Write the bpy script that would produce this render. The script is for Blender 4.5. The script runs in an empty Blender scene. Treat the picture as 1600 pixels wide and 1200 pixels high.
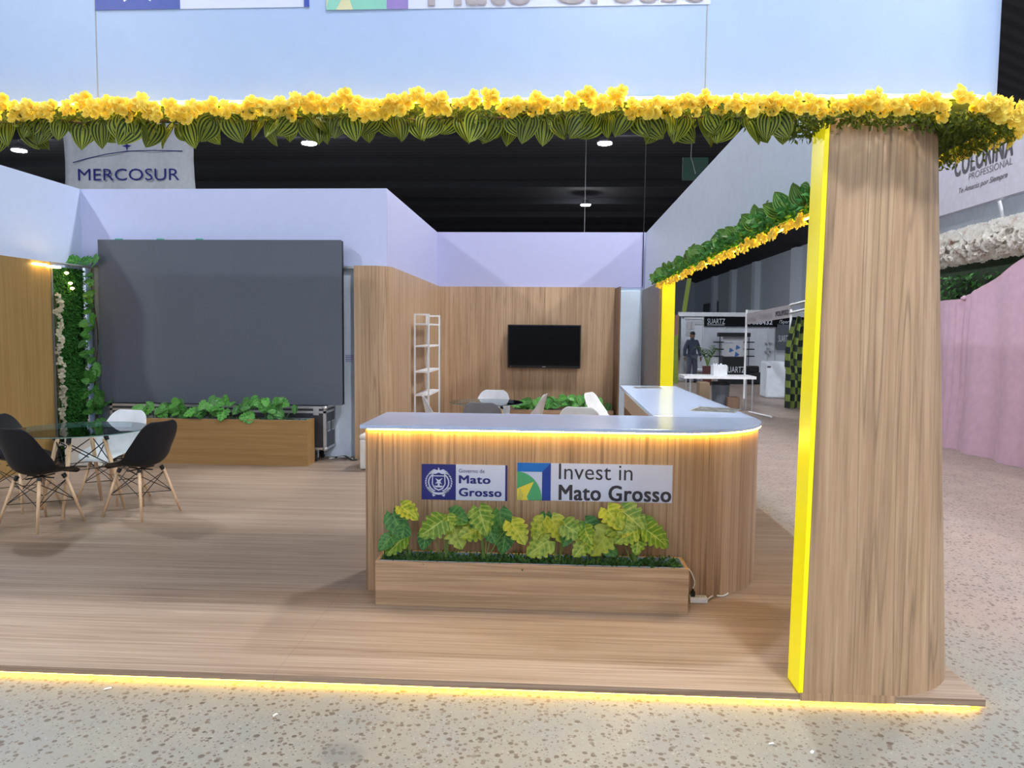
import bpy, bmesh, math, random
import numpy as np
from mathutils import Vector, Matrix
random.seed(7)
SC = bpy.context.scene
COL = SC.collection
PI = math.pi
R_ = math.radians

# ---------------------------------------------------------------- camera
FPX, CZ = 1150.0, 1.67
cam = bpy.data.cameras.new('camera')
cam.sensor_fit = 'HORIZONTAL'; cam.sensor_width = 36.0; cam.lens = FPX / 1600 * 36.0
cam.clip_start = 0.05; cam.clip_end = 300
camo = bpy.data.objects.new('camera', cam); COL.objects.link(camo)
RM = Matrix.Rotation(R_(3.2), 3, 'Z') @ Matrix.Rotation(R_(86.0), 3, 'X') @ Matrix.Rotation(R_(0.5), 3, 'Z')
camo.matrix_world = Matrix.Translation((0, 0, CZ)) @ RM.to_4x4()
SC.camera = camo
# ---------------------------------------------------------------- world and exposure
SC.view_settings.view_transform = 'Standard'
SC.view_settings.look = 'None'
SC.view_settings.gamma = 1.0
SC.view_settings.use_curve_mapping = False
SC.view_settings.exposure = 0.0
W = bpy.data.worlds.new('world'); SC.world = W; W.use_nodes = True
W.node_tree.nodes['Background'].inputs[0].default_value = (0.74, 0.85, 1.0, 1)
W.node_tree.nodes['Background'].inputs[1].default_value = 0.95
LAMP_STRENGTH = 800.0

# measuring helpers: a direction seen from the camera spot meets a real plane of the hall
def ray(px, py):
    return RM @ Vector(((px - 800) / FPX, -(py - 600) / FPX, -1))
def UY(px, py, Y):
    d = ray(px, py); t = Y / d.y
    return Vector((d.x * t, Y, CZ + d.z * t))
def UX(px, py, X):
    d = ray(px, py); t = X / d.x
    return Vector((X, d.y * t, CZ + d.z * t))
def UZ(px, py, Z):
    d = ray(px, py); t = (Z - CZ) / d.z
    return Vector((d.x * t, d.y * t, Z))

# ---------------------------------------------------------------- materials
MATS = {}
def base(name):
    m = bpy.data.materials.new(name); m.use_nodes = True
    nt = m.node_tree; b = nt.nodes['Principled BSDF']
    MATS[name] = m
    return m, nt, b
def N(nt, t, **kw):
    n = nt.nodes.new(t)
    for k, v in kw.items():
        if hasattr(n, k): setattr(n, k, v)
        else: n.inputs[k.replace('_', ' ')].default_value = v
    return n
def ramp(nt, src, stops, interp='LINEAR'):
    r = nt.nodes.new('ShaderNodeValToRGB'); r.color_ramp.interpolation = interp
    e = r.color_ramp.elements
    while len(e) < len(stops): e.new(0.5)
    for i, (p, c) in enumerate(stops):
        e[i].position = p; e[i].color = (c[0], c[1], c[2], 1) if not isinstance(c, (int, float)) else (c, c, c, 1)
    nt.links.new(src, r.inputs[0]); return r.outputs[0]
def mixc(nt, fac, a, b, mode='MIX'):
    m = nt.nodes.new('ShaderNodeMix'); m.data_type = 'RGBA'; m.blend_type = mode
    for s, i in ((fac, 0), (a, 6), (b, 7)):
        if isinstance(s, (int, float)): m.inputs[i].default_value = s
        elif isinstance(s, tuple): m.inputs[i].default_value = (*s[:3], 1)
        else: nt.links.new(s, m.inputs[i])
    return m.outputs[2]
def coords(nt, scale, pos=True, loc=(0, 0, 0)):
    if pos: o = nt.nodes.new('ShaderNodeNewGeometry').outputs['Position']
    else: o = nt.nodes.new('ShaderNodeTexCoord').outputs['Object']
    mp = nt.nodes.new('ShaderNodeMapping'); mp.inputs['Scale'].default_value = scale; mp.inputs['Location'].default_value = loc
    nt.links.new(o, mp.inputs[0]); return mp.outputs[0]
def noise(nt, vec, scale=1.0, detail=4, rough=0.6):
    n = nt.nodes.new('ShaderNodeTexNoise'); n.inputs['Scale'].default_value = scale
    n.inputs['Detail'].default_value = detail; n.inputs['Roughness'].default_value = rough
    nt.links.new(vec, n.inputs['Vector']); return n.outputs['Fac']
def bump(nt, b, src, strength=0.1, dist=0.01):
    bp = nt.nodes.new('ShaderNodeBump'); bp.inputs['Strength'].default_value = strength; bp.inputs['Distance'].default_value = dist
    nt.links.new(src, bp.inputs['Height']); nt.links.new(bp.outputs[0], b.inputs['Normal'])
def plain(name, col, rough=0.5, metal=0.0, var=0.06, spec=0.5, emit=None, es=0, sub=0):
    m, nt, b = base(name)
    v = coords(nt, (1, 1, 1), pos=False)
    f = noise(nt, v, 9.0, 3)
    dk = tuple(c * (1 - var) for c in col); lt = tuple(min(1, c * (1 + var)) for c in col)
    nt.links.new(ramp(nt, f, [(0.3, dk), (0.7, lt)]), b.inputs['Base Color'])
    b.inputs['Roughness'].default_value = rough; b.inputs['Metallic'].default_value = metal
    b.inputs['Specular IOR Level'].default_value = spec
    if emit: b.inputs['Emission Color'].default_value = (*emit, 1); b.inputs['Emission Strength'].default_value = es
    return m
def wood(name, dark, mid, light, grain='Z', f=1.0, lines=0.55, rough=0.45, pos=True):
    m, nt, b = base(name)
    def sc(a, l):
        return {'Z': (a, a, l), 'X': (l, a, a), 'Y': (a, l, a)}[grain]
    n1 = noise(nt, coords(nt, sc(34 * f, 0.5), pos), 1.0, 6, 0.65)
    n2 = noise(nt, coords(nt, sc(6 * f, 0.18), pos, (3, 7, 1)), 1.0, 3, 0.5)
    n3 = noise(nt, coords(nt, sc(15 * f, 0.25), pos, (11, 2, 5)), 1.0, 1, 0.4)
    n4 = noise(nt, coords(nt, sc(170 * f, 5), pos), 1.0, 2, 0.5)
    c1 = ramp(nt, n1, [(0.34, dark), (0.5, mid), (0.66, light)])
    c2 = mixc(nt, 0.3, c1, ramp(nt, n2, [(0.35, dark), (0.65, light)]), 'MIX')
    ln = ramp(nt, n3, [(0.0, 0.0), (0.455, 0.0), (0.485, 1.0), (0.515, 0.0), (1, 0)])
    ln2 = ramp(nt, n3, [(0.0, 0.0), (0.585, 0.0), (0.60, 0.8), (0.62, 0.0), (1, 0)])
    c3 = mixc(nt, ln, c2, mixc(nt, lines, c2, tuple(c * 0.55 for c in dark)))
    c4 = mixc(nt, ln2, c3, mixc(nt, lines, c3, tuple(c * 0.6 for c in dark)))
    c5 = mixc(nt, 0.22, c4, ramp(nt, n4, [(0.3, dark), (0.7, light)]))
    nt.links.new(c5, b.inputs['Base Color']); b.inputs['Roughness'].default_value = rough
    bump(nt, b, n1, 0.08, 0.004)
    return m

WD, WM, WL = (0.29, 0.165, 0.085), (0.47, 0.31, 0.18), (0.60, 0.42, 0.27)
M_wood = wood('oak_laminate', WD, WM, WL, 'Z', 1.7, 0.85)
M_woodfar = wood('oak_laminate_wall', WD, WM, WL, 'Z', 1.1, 0.7)
M_woodcol = wood('oak_laminate_column', (0.28, 0.165, 0.09), (0.47, 0.305, 0.18), (0.60, 0.42, 0.265), 'Z', 0.9, 0.75)
M_woodX = wood('oak_laminate_planter', WD, WM, WL, 'X', 1.1, 0.5)
M_woodgold = wood('honey_laminate', (0.26, 0.155, 0.045), (0.33, 0.205, 0.068), (0.38, 0.25, 0.09), 'Z', 0.6, 0.25)
M_woodgoldX = wood('honey_laminate_planter', (0.24, 0.125, 0.04), (0.33, 0.185, 0.06), (0.39, 0.23, 0.085), 'X', 0.6, 0.25)
M_brown = wood('dark_brown_laminate', (0.13, 0.07, 0.04), (0.19, 0.11, 0.07), (0.24, 0.15, 0.1), 'Z', 0.6, 0.3)
M_greybrown = plain('grey_brown_paint', (0.22, 0.19, 0.175), 0.5)
M_leg = wood('beech', (0.50, 0.30, 0.16), (0.62, 0.41, 0.24), (0.70, 0.50, 0.32), 'Z', 1.0, 0.1, pos=False)

def mk_deck():
    m, nt, b = base('deck_laminate')
    n1 = noise(nt, coords(nt, (0.7, 60, 60)), 1.0, 6, 0.7)
    n2 = noise(nt, coords(nt, (0.25, 9, 9), True, (5, 1, 0)), 1.0, 2, 0.5)
    n3 = noise(nt, coords(nt, (0.35, 26, 26), True, (2, 9, 0)), 1.0, 1, 0.4)
    dark, mid, light = (0.215, 0.14, 0.095), (0.345, 0.25, 0.185), (0.46, 0.36, 0.285)
    c = ramp(nt, n1, [(0.36, dark), (0.5, mid), (0.64, light)])
    c = mixc(nt, 0.3, c, ramp(nt, n2, [(0.35, dark), (0.65, light)]))
    ln = ramp(nt, n3, [(0.0, 0.0), (0.46, 0.0), (0.487, 1.0), (0.515, 0.0), (1, 0)])
    c = mixc(nt, ln, c, mixc(nt, 0.5, c, (0.15, 0.085, 0.05)))
    br = nt.nodes.new('ShaderNodeTexBrick'); br.offset = 0.35
    br.inputs['Scale'].default_value = 1.0; br.inputs['Brick Width'].default_value = 2.6; br.inputs['Row Height'].default_value = 1.85
    br.inputs['Mortar Size'].default_value = 0.002; br.inputs['Mortar Smooth'].default_value = 0
    br.inputs['Color1'].default_value = (0, 0, 0, 1); br.inputs['Color2'].default_value = (0, 0, 0, 1); br.inputs['Mortar'].default_value = (1, 1, 1, 1)
    nt.links.new(coords(nt, (1, 1, 1), True, (1.3, -0.9, 0)), br.inputs['Vector'])
    c = mixc(nt, br.outputs['Color'], c, mixc(nt, 0.25, c, (0.1, 0.06, 0.04)))
    nt.links.new(c, b.inputs['Base Color'])
    b.inputs['Roughness'].default_value = 0.42; b.inputs['Specular IOR Level'].default_value = 0.4
    bump(nt, b, n1, 0.05, 0.003)
    return m
M_deck = mk_deck()

def mk_concrete():
    m, nt, b = base('worn_concrete')
    p = coords(nt, (1, 1, 1))
    big = noise(nt, p, 0.9, 5, 0.6); med = noise(nt, coords(nt, (1, 1, 1), True, (4, 3, 0)), 3.2, 6, 0.65)
    fine = noise(nt, p, 60, 3, 0.6)
    c = ramp(nt, big, [(0.32, (0.37, 0.35, 0.32)), (0.5, (0.44, 0.40, 0.345)), (0.68, (0.50, 0.45, 0.38))])
    c = mixc(nt, ramp(nt, med, [(0.42, 0.0), (0.62, 0.8)]), c, (0.40, 0.385, 0.37))
    # reddish wear beyond the right end of the platform
    sx = nt.nodes.new('ShaderNodeSeparateXYZ'); nt.links.new(p, sx.inputs[0])
    def rng(o, a, bb):
        r = nt.nodes.new('ShaderNodeMapRange'); r.inputs[1].default_value = a; r.inputs[2].default_value = bb
        nt.links.new(o, r.inputs[0]); return r.outputs[0]
    mu = nt.nodes.new('ShaderNodeMath'); mu.operation = 'MULTIPLY'
    nt.links.new(rng(sx.outputs[0], 1.7, 2.5), mu.inputs[0]); nt.links.new(rng(sx.outputs[1], 3.6, 4.6), mu.inputs[1])
    mu2 = nt.nodes.new('ShaderNodeMath'); mu2.operation = 'MULTIPLY'
    nt.links.new(mu.outputs[0], mu2.inputs[0]); nt.links.new(ramp(nt, big, [(0.35, 0.95), (0.7, 0.45)]), mu2.inputs[1])
    c = mixc(nt, mu2.outputs[0], c, (0.58, 0.40, 0.35))
    # aggregate stones
    for sc, th, colr, seed in ((15, 0.17, (0.13, 0.085, 0.06), 21), (33, 0.30, (0.24, 0.17, 0.13), 31), (26, 0.24, (0.15, 0.095, 0.07), 0), (48, 0.22, (0.20, 0.15, 0.12), 5), (70, 0.17, (0.10, 0.08, 0.07), 9), (40, 0.13, (0.62, 0.58, 0.54), 13)):
        v = nt.nodes.new('ShaderNodeTexVoronoi'); v.inputs['Scale'].default_value = sc; v.inputs['Randomness'].default_value = 1
        nt.links.new(coords(nt, (1, 1.0, 1), True, (seed, seed * 2, 0)), v.inputs['Vector'])
        s2 = nt.nodes.new('ShaderNodeSeparateColor'); nt.links.new(v.outputs['Color'], s2.inputs[0])
        msk = ramp(nt, v.outputs['Distance'], [(th, 1.0), (th + 0.06, 0.0)])
        sel = ramp(nt, s2.outputs[0], [(0.55, 0.0), (0.6, 1.0)])
        mm = nt.nodes.new('ShaderNodeMath'); mm.operation = 'MULTIPLY'
        nt.links.new(msk, mm.inputs[0]); nt.links.new(sel, mm.inputs[1])
        m3 = nt.nodes.new('ShaderNodeMath'); m3.operation = 'MULTIPLY'; m3.inputs[1].default_value = 0.95
        nt.links.new(mm.outputs[0], m3.inputs[0])
        c = mixc(nt, m3.outputs[0], c, colr)
    c = mixc(nt, 0.12, c, ramp(nt, fine, [(0.3, (0.2, 0.17, 0.15)), (0.7, (0.6, 0.56, 0.5))]))
    c = mixc(nt, 1.0, c, (0.63, 0.65, 0.645), 'MULTIPLY')
    # dark oily stain near the front
    vd = nt.nodes.new('ShaderNodeVectorMath'); vd.operation = 'DISTANCE'
    sp = UZ(535, 1178, 0); vd.inputs[1].default_value = (sp.x, sp.y, 0); nt.links.new(p, vd.inputs[0])
    ad = nt.nodes.new('ShaderNodeMath'); ad.operation = 'MULTIPLY_ADD'; ad.inputs[1].default_value = 0.22; nt.links.new(med, ad.inputs[0]); nt.links.new(vd.outputs['Value'], ad.inputs[2])
    c = mixc(nt, ramp(nt, ad.outputs[0], [(0.15, 0.55), (0.20, 0.0)]), c, (0.16, 0.165, 0.165))
    nt.links.new(c, b.inputs['Base Color'])
    nt.links.new(ramp(nt, med, [(0.3, 0.36), (0.7, 0.55)]), b.inputs['Roughness'])
    b.inputs['Specular IOR Level'].default_value = 0.4
    bump(nt, b, fine, 0.06, 0.002)
    return m
M_conc = mk_concrete()

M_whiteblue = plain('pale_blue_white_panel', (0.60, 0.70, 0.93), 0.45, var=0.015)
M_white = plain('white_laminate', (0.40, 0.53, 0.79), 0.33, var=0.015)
M_lav = plain('lilac_white_panel', (0.60, 0.66, 0.96), 0.5, var=0.015)
M_panel = plain('grey_white_panel', (0.72, 0.83, 0.97), 0.45, var=0.03)
M_lavdim = plain('lilac_white_panel_dim', (0.44, 0.45, 0.68), 0.5, var=0.015)  # same paint as the screen wall, darkened to offset the lamp's brightness
M_top = plain('white_counter_laminate', (0.56, 0.68, 0.97), 0.16, var=0.01)
M_seam = plain('seam_grey', (0.35, 0.38, 0.45), 0.8)  # grey of the joint between fascia panels
M_yel = plain('backlit_yellow_acrylic', (0.80, 0.72, 0.004), 0.3, var=0.01, emit=(1.0, 0.88, 0.0), es=0.36)
M_led = plain('warm_led_strip', (0.9, 0.7, 0.3), 0.5, emit=(1.0, 0.55, 0.05), es=75)
M_led2 = plain('yellow_led_strip', (0.9, 0.8, 0.3), 0.5, emit=(1.0, 0.64, 0.02), es=50)
M_led3 = plain('amber_led_strip', (0.9, 0.7, 0.2), 0.5, emit=(1.0, 0.58, 0.06), es=34)
M_bulb = plain('warm_spot_bulb', (0.9, 0.7, 0.3), 0.5, emit=(1.0, 0.66, 0.2), es=14)
M_lamp = plain('high_bay_lamp_lens', (0.9, 0.9, 0.9), 0.5, emit=(0.93, 0.96, 1.0), es=LAMP_STRENGTH)
M_lamph = plain('grey_lamp_housing', (0.4, 0.4, 0.42), 0.4, 0.6)
M_black = plain('black_plastic', (0.012, 0.013, 0.016), 0.5, spec=0.3)
M_blackg = plain('black_gloss', (0.005, 0.005, 0.007), 0.2, spec=0.08)
M_rubber = plain('black_rubber', (0.02, 0.02, 0.02), 0.7)
M_chairblack = plain('matte_black_shell', (0.010, 0.0105, 0.014), 0.5, spec=0.22)
M_chairwhite = plain('white_shell', (0.74, 0.75, 0.78), 0.35)
M_chairgrey = plain('grey_shell', (0.19, 0.19, 0.22), 0.4)
M_wire = plain('black_wire', (0.02, 0.02, 0.02), 0.4, 0.5)
M_alu = plain('aluminium', (0.55, 0.56, 0.58), 0.35, 0.8)
M_steel = plain('painted_white_steel', (0.82, 0.83, 0.86), 0.4)
M_cream = plain('cream_leatherette', (0.70, 0.67, 0.62), 0.5)
M_case = plain('black_case_laminate', (0.03, 0.03, 0.042), 0.4)
M_navy = plain('navy_print', (0.016, 0.022, 0.20), 0.35)
M_blue = plain('blue_print', (0.006, 0.16, 0.58), 0.35)
M_blue2 = plain('deep_blue_print', (0.008, 0.045, 0.32), 0.35)
M_green = plain('green_print', (0.075, 0.40, 0.17), 0.35)
M_star = plain('yellow_print', (0.80, 0.68, 0.06), 0.35)
M_star2 = plain('dark_yellow_print', (0.60, 0.56, 0.09), 0.35)
M_print = plain('white_print', (0.66, 0.71, 0.90), 0.3, var=0.01)
M_ink = plain('charcoal_print', (0.035, 0.03, 0.045), 0.4)
M_inkgrey = plain('grey_and_glare_print', (0.42, 0.38, 0.42), 0.4)  # charcoal lettering greyed by painted glare; plain grey on the booth band
M_pviolet = plain('glare_violet_print', (0.30, 0.22, 0.55), 0.35)  # violet, teal and yellow: sign colours with glare painted in
M_pteal = plain('glare_teal_print', (0.26, 0.60, 0.50), 0.35)
M_pcream = plain('glare_yellow_print', (0.68, 0.66, 0.42), 0.35)
M_proyal = plain('blue_and_glare_print', (0.05, 0.09, 0.42), 0.35)  # lighter copy of navy with glare painted in; plain blue on the notice
M_soil = plain('dark_moss', (0.015, 0.03, 0.012), 0.9, var=0.4)
M_pink = plain('pink_fabric', (0.52, 0.35, 0.46), 0.75)
M_banner = plain('white_banner_cloth', (0.58, 0.60, 0.66), 0.8)
M_bannersh = plain('glossy_sign_vinyl', (0.46, 0.45, 0.53), 0.22)
M_stem = plain('green_stem', (0.16, 0.28, 0.06), 0.6)
M_brownstem = plain('brown_stem', (0.12, 0.08, 0.04), 0.7)
M_hallwall = plain('grey_hall_wall', (0.50, 0.55, 0.61), 0.8)
M_boothwhite = plain('booth_white_panel', (0.70, 0.75, 0.84), 0.6)
M_ink2 = plain('grey_print', (0.12, 0.11, 0.13), 0.5)
M_skin = plain('skin', (0.22, 0.12, 0.08), 0.6)
M_overall = plain('blue_grey_workwear', (0.045, 0.055, 0.10), 0.8)
M_trouser = plain('grey_workwear', (0.09, 0.10, 0.15), 0.8)
M_card = plain('cardboard', (0.30, 0.21, 0.13), 0.8)
M_bin = plain('grey_bin_plastic', (0.09, 0.105, 0.13), 0.5)
M_terra = plain('dark_red_pot', (0.11, 0.03, 0.03), 0.5)
M_orange = plain('orange_lining', (0.55, 0.16, 0.07), 0.6)
M_paper = plain('paper', (0.7, 0.72, 0.76), 0.7)
M_trayg = plain('smoked_tray_surface', (0.20, 0.215, 0.22), 0.25, var=0.35)
M_olive = plain('olive_green_fabric', (0.26, 0.34, 0.06), 0.8)
M_darkgreen = plain('dark_foliage_cloth', (0.01, 0.03, 0.015), 0.8, var=0.5)
M_logoblue = plain('logo_blue', (0.05, 0.16, 0.48), 0.5)  # plain printed blue

def mk_ceiling():
    m, nt, b = base('dark_roof_sheet')
    w = nt.nodes.new('ShaderNodeTexWave'); w.bands_direction = 'Y'; w.inputs['Scale'].default_value = 0.6; w.inputs['Distortion'].default_value = 0.4
    nt.links.new(coords(nt, (1, 1, 1)), w.inputs['Vector'])
    nt.links.new(ramp(nt, w.outputs['Fac'], [(0.2, (0.022, 0.022, 0.03)), (0.8, (0.036, 0.036, 0.048))]), b.inputs['Base Color'])
    b.inputs['Roughness'].default_value = 0.9
    return m
M_ceil = mk_ceiling()

def mk_screen():
    m, nt, b = base('led_screen_face')
    br = nt.nodes.new('ShaderNodeTexBrick'); br.offset = 0
    br.inputs['Scale'].default_value = 1.0; br.inputs['Brick Width'].default_value = 0.5; br.inputs['Row Height'].default_value = 0.5
    br.inputs['Mortar Size'].default_value = 0.003
    br.inputs['Color1'].default_value = (0.104, 0.122, 0.160, 1); br.inputs['Color2'].default_value = (0.108, 0.126, 0.164, 1); br.inputs['Mortar'].default_value = (0.096, 0.113, 0.149, 1)
    rot = nt.nodes.new('ShaderNodeMapping'); rot.inputs['Rotation'].default_value = (PI / 2, 0, 0)
    nt.links.new(nt.nodes.new('ShaderNodeNewGeometry').outputs['Position'], rot.inputs[0])
    nt.links.new(rot.outputs[0], br.inputs['Vector'])
    f = noise(nt, coords(nt, (1, 1, 1)), 180, 2, 0.5)
    c = mixc(nt, 0.10, br.outputs['Color'], ramp(nt, f, [(0.35, (0.02, 0.02, 0.025)), (0.65, (0.18, 0.18, 0.2))]))
    nt.links.new(c, b.inputs['Base Color']); b.inputs['Roughness'].default_value = 0.7
    return m
M_screen = mk_screen()

def leafmat(name, dark, light, kind='stripe', vein=(0.4, 0.5, 0.12), amt=1.0, trans=0.0, rough=0):
    m, nt, b = base(name)
    uv = nt.nodes.new('ShaderNodeTexCoord').outputs['UV']
    s = nt.nodes.new('ShaderNodeSeparateXYZ'); nt.links.new(uv, s.inputs[0])
    def M(op, a, bb=None, c=None):
        n = nt.nodes.new('ShaderNodeMath'); n.operation = op
        for i, x in enumerate((a, bb, c)):
            if x is None: continue
            if isinstance(x, (int, float)): n.inputs[i].default_value = x
            else: nt.links.new(x, n.inputs[i])
        return n.outputs[0]
    a = M('ABSOLUTE', M('MULTIPLY_ADD', s.outputs[0], 2.0, -1.0))
    rnd = nt.nodes.new('ShaderNodeNewGeometry').outputs['Random Per Island']
    oi = nt.nodes.new('ShaderNodeObjectInfo').outputs['Random']
    r2 = M('FRACT', M('ADD', rnd, oi))
    if kind == 'stripe':
        w = M('SINE', M('MULTIPLY', a, 22.0)); fac = ramp(nt, M('MULTIPLY_ADD', w, 0.5, 0.5), [(0.45, 0.0), (0.7, 1.0)])
        c = mixc(nt, fac, dark, light)
    elif kind == 'vein':
        w = M('SINE', M('MULTIPLY', M('SUBTRACT', s.outputs[1], M('MULTIPLY', a, 0.28)), 40.0))
        fac = ramp(nt, M('MULTIPLY_ADD', w, 0.5, 0.5), [(0.35, 0.0), (0.85, 1.0)])
        fac = M('MULTIPLY', fac, M('SUBTRACT', 1.0, M('MULTIPLY', a, 0.5)))
        c = mixc(nt, M('MULTIPLY', fac, 0.75), dark, light)
        mid = ramp(nt, a, [(0.05, 1.0), (0.10, 0.0)])
        c = mixc(nt, mid, c, vein)
    elif kind == 'mottle':
        w = M('SINE', M('MULTIPLY', M('SUBTRACT', s.outputs[1], M('MULTIPLY', a, 0.30)), 34.0))
        ns = nt.nodes.new('ShaderNodeTexNoise'); ns.inputs['Scale'].default_value = 4.0; nt.links.new(uv, ns.inputs['Vector'])
        fac = M('ADD', M('MULTIPLY', w, 0.10), ramp(nt, M('ADD', ns.outputs['Fac'], M('MULTIPLY', M('SUBTRACT', r2, 0.5), 0.3)), [(0.35, 0.0), (0.62, 0.9)]))
        c = mixc(nt, fac, dark, light)
        thin = ramp(nt, M('MULTIPLY_ADD', w, 0.5, 0.5), [(0.93, 0.0), (0.99, 0.55)])
        c = mixc(nt, thin, c, vein)
        c = mixc(nt, ramp(nt, a, [(0.03, 0.8), (0.07, 0.0)]), c, vein)
    else:
        c = mixc(nt, ramp(nt, s.outputs[1], [(0.0, 0.0), (1.0, 1.0)]), dark, light)
    c = mixc(nt, M('MULTIPLY', r2, 0.55 * amt), c, tuple(x * 0.45 for x in dark))
    nt.links.new(c, b.inputs['Base Color']); b.inputs['Roughness'].default_value = 0.42
    b.inputs['Specular IOR Level'].default_value = 0.3
    if rough: b.inputs['Roughness'].default_value = rough
    if trans:
        tr = nt.nodes.new('ShaderNodeBsdfTranslucent'); mx = nt.nodes.new('ShaderNodeMixShader'); mx.inputs[0].default_value = trans
        nt.links.new(c, tr.inputs[0]); nt.links.new(b.outputs[0], mx.inputs[1]); nt.links.new(tr.outputs[0], mx.inputs[2])
        nt.links.new(mx.outputs[0], nt.nodes['Material Output'].inputs[0])
    return m
M_pep = leafmat('striped_leaf', (0.022, 0.055, 0.008), (0.36, 0.42, 0.045), 'stripe', trans=0.2)
M_pepg = leafmat('striped_leaf_green', (0.03, 0.12, 0.02), (0.26, 0.48, 0.09), 'stripe')
M_mon = leafmat('monstera_leaf', (0.12, 0.25, 0.018), (0.46, 0.54, 0.075), 'mottle', (0.52, 0.62, 0.16), amt=0.5)
M_mond = leafmat('monstera_leaf_dark', (0.03, 0.14, 0.035), (0.11, 0.33, 0.08), 'mottle', (0.25, 0.45, 0.12), amt=0.6)
M_mong = leafmat('monstera_leaf_green', (0.04, 0.22, 0.035), (0.17, 0.52, 0.10), 'mottle', (0.3, 0.6, 0.15), amt=0.7)
M_sprig = leafmat('sprig_leaf', (0.05, 0.09, 0.012), (0.20, 0.26, 0.03), 'plain', trans=0.2, rough=0.7)
M_hedge = leafmat('hedge_leaf', (0.02, 0.13, 0.02), (0.08, 0.34, 0.05), 'plain', rough=0.6)
M_moss = leafmat('moss_leaf', (0.02, 0.075, 0.018), (0.07, 0.20, 0.05), 'plain', rough=0.85)
M_fly = leafmat('yellow_petal', (0.93, 0.74, 0.09), (0.97, 0.86, 0.24), 'plain', amt=0.08, trans=0.5)
M_flw = leafmat('ivory_petal', (0.80, 0.77, 0.60), (0.88, 0.86, 0.74), 'plain', amt=0.15, trans=0.3)
M_rose = leafmat('white_rose_petal', (0.90, 0.86, 0.78), (0.96, 0.95, 0.93), 'plain', amt=0.08, trans=0.35)
M_rosep = leafmat('blush_rose_petal', (0.78, 0.62, 0.57), (0.88, 0.78, 0.74), 'plain', amt=0.15, trans=0.3)
M_palm = leafmat('palm_leaf', (0.02, 0.09, 0.03), (0.07, 0.22, 0.06), 'plain')

def mk_glass():
    m = bpy.data.materials.new('clear_table_glass'); m.use_nodes = True; nt = m.node_tree; nt.nodes.clear()
    o = nt.nodes.new('ShaderNodeOutputMaterial'); mx = nt.nodes.new('ShaderNodeMixShader')
    t = nt.nodes.new('ShaderNodeBsdfTransparent'); t.inputs[0].default_value = (0.90, 0.94, 0.93, 1)
    g = nt.nodes.new('ShaderNodeBsdfGlossy'); g.inputs['Roughness'].default_value = 0.03; g.inputs[0].default_value = (0.9, 0.95, 1, 1)
    l = nt.nodes.new('ShaderNodeFresnel'); l.inputs[0].default_value = 1.33
    nt.links.new(l.outputs[0], mx.inputs[0]); nt.links.new(t.outputs[0], mx.inputs[1]); nt.links.new(g.outputs[0], mx.inputs[2]); nt.links.new(mx.outputs[0], o.inputs[0])
    return m
M_glass = mk_glass()
def mk_glassedge():
    return plain('green_glass_edge', (0.20, 0.33, 0.30), 0.1)
M_gedge = mk_glassedge()
def mk_check():
    m, nt, b = base('checkered_cloth')
    ch = nt.nodes.new('ShaderNodeTexChecker'); ch.inputs['Scale'].default_value = 1.0
    ch.inputs[1].default_value = (0.17, 0.23, 0.045, 1); ch.inputs[2].default_value = (0.012, 0.02, 0.02, 1)
    uv = nt.nodes.new('ShaderNodeTexCoord').outputs['UV']
    mp = nt.nodes.new('ShaderNodeMapping'); mp.inputs['Scale'].default_value = (6, 13, 1); nt.links.new(uv, mp.inputs[0])
    nt.links.new(mp.outputs[0], ch.inputs[0]); nt.links.new(ch.outputs[0], b.inputs['Base Color']); b.inputs['Roughness'].default_value = 0.85
    return m
M_check = mk_check()

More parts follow.
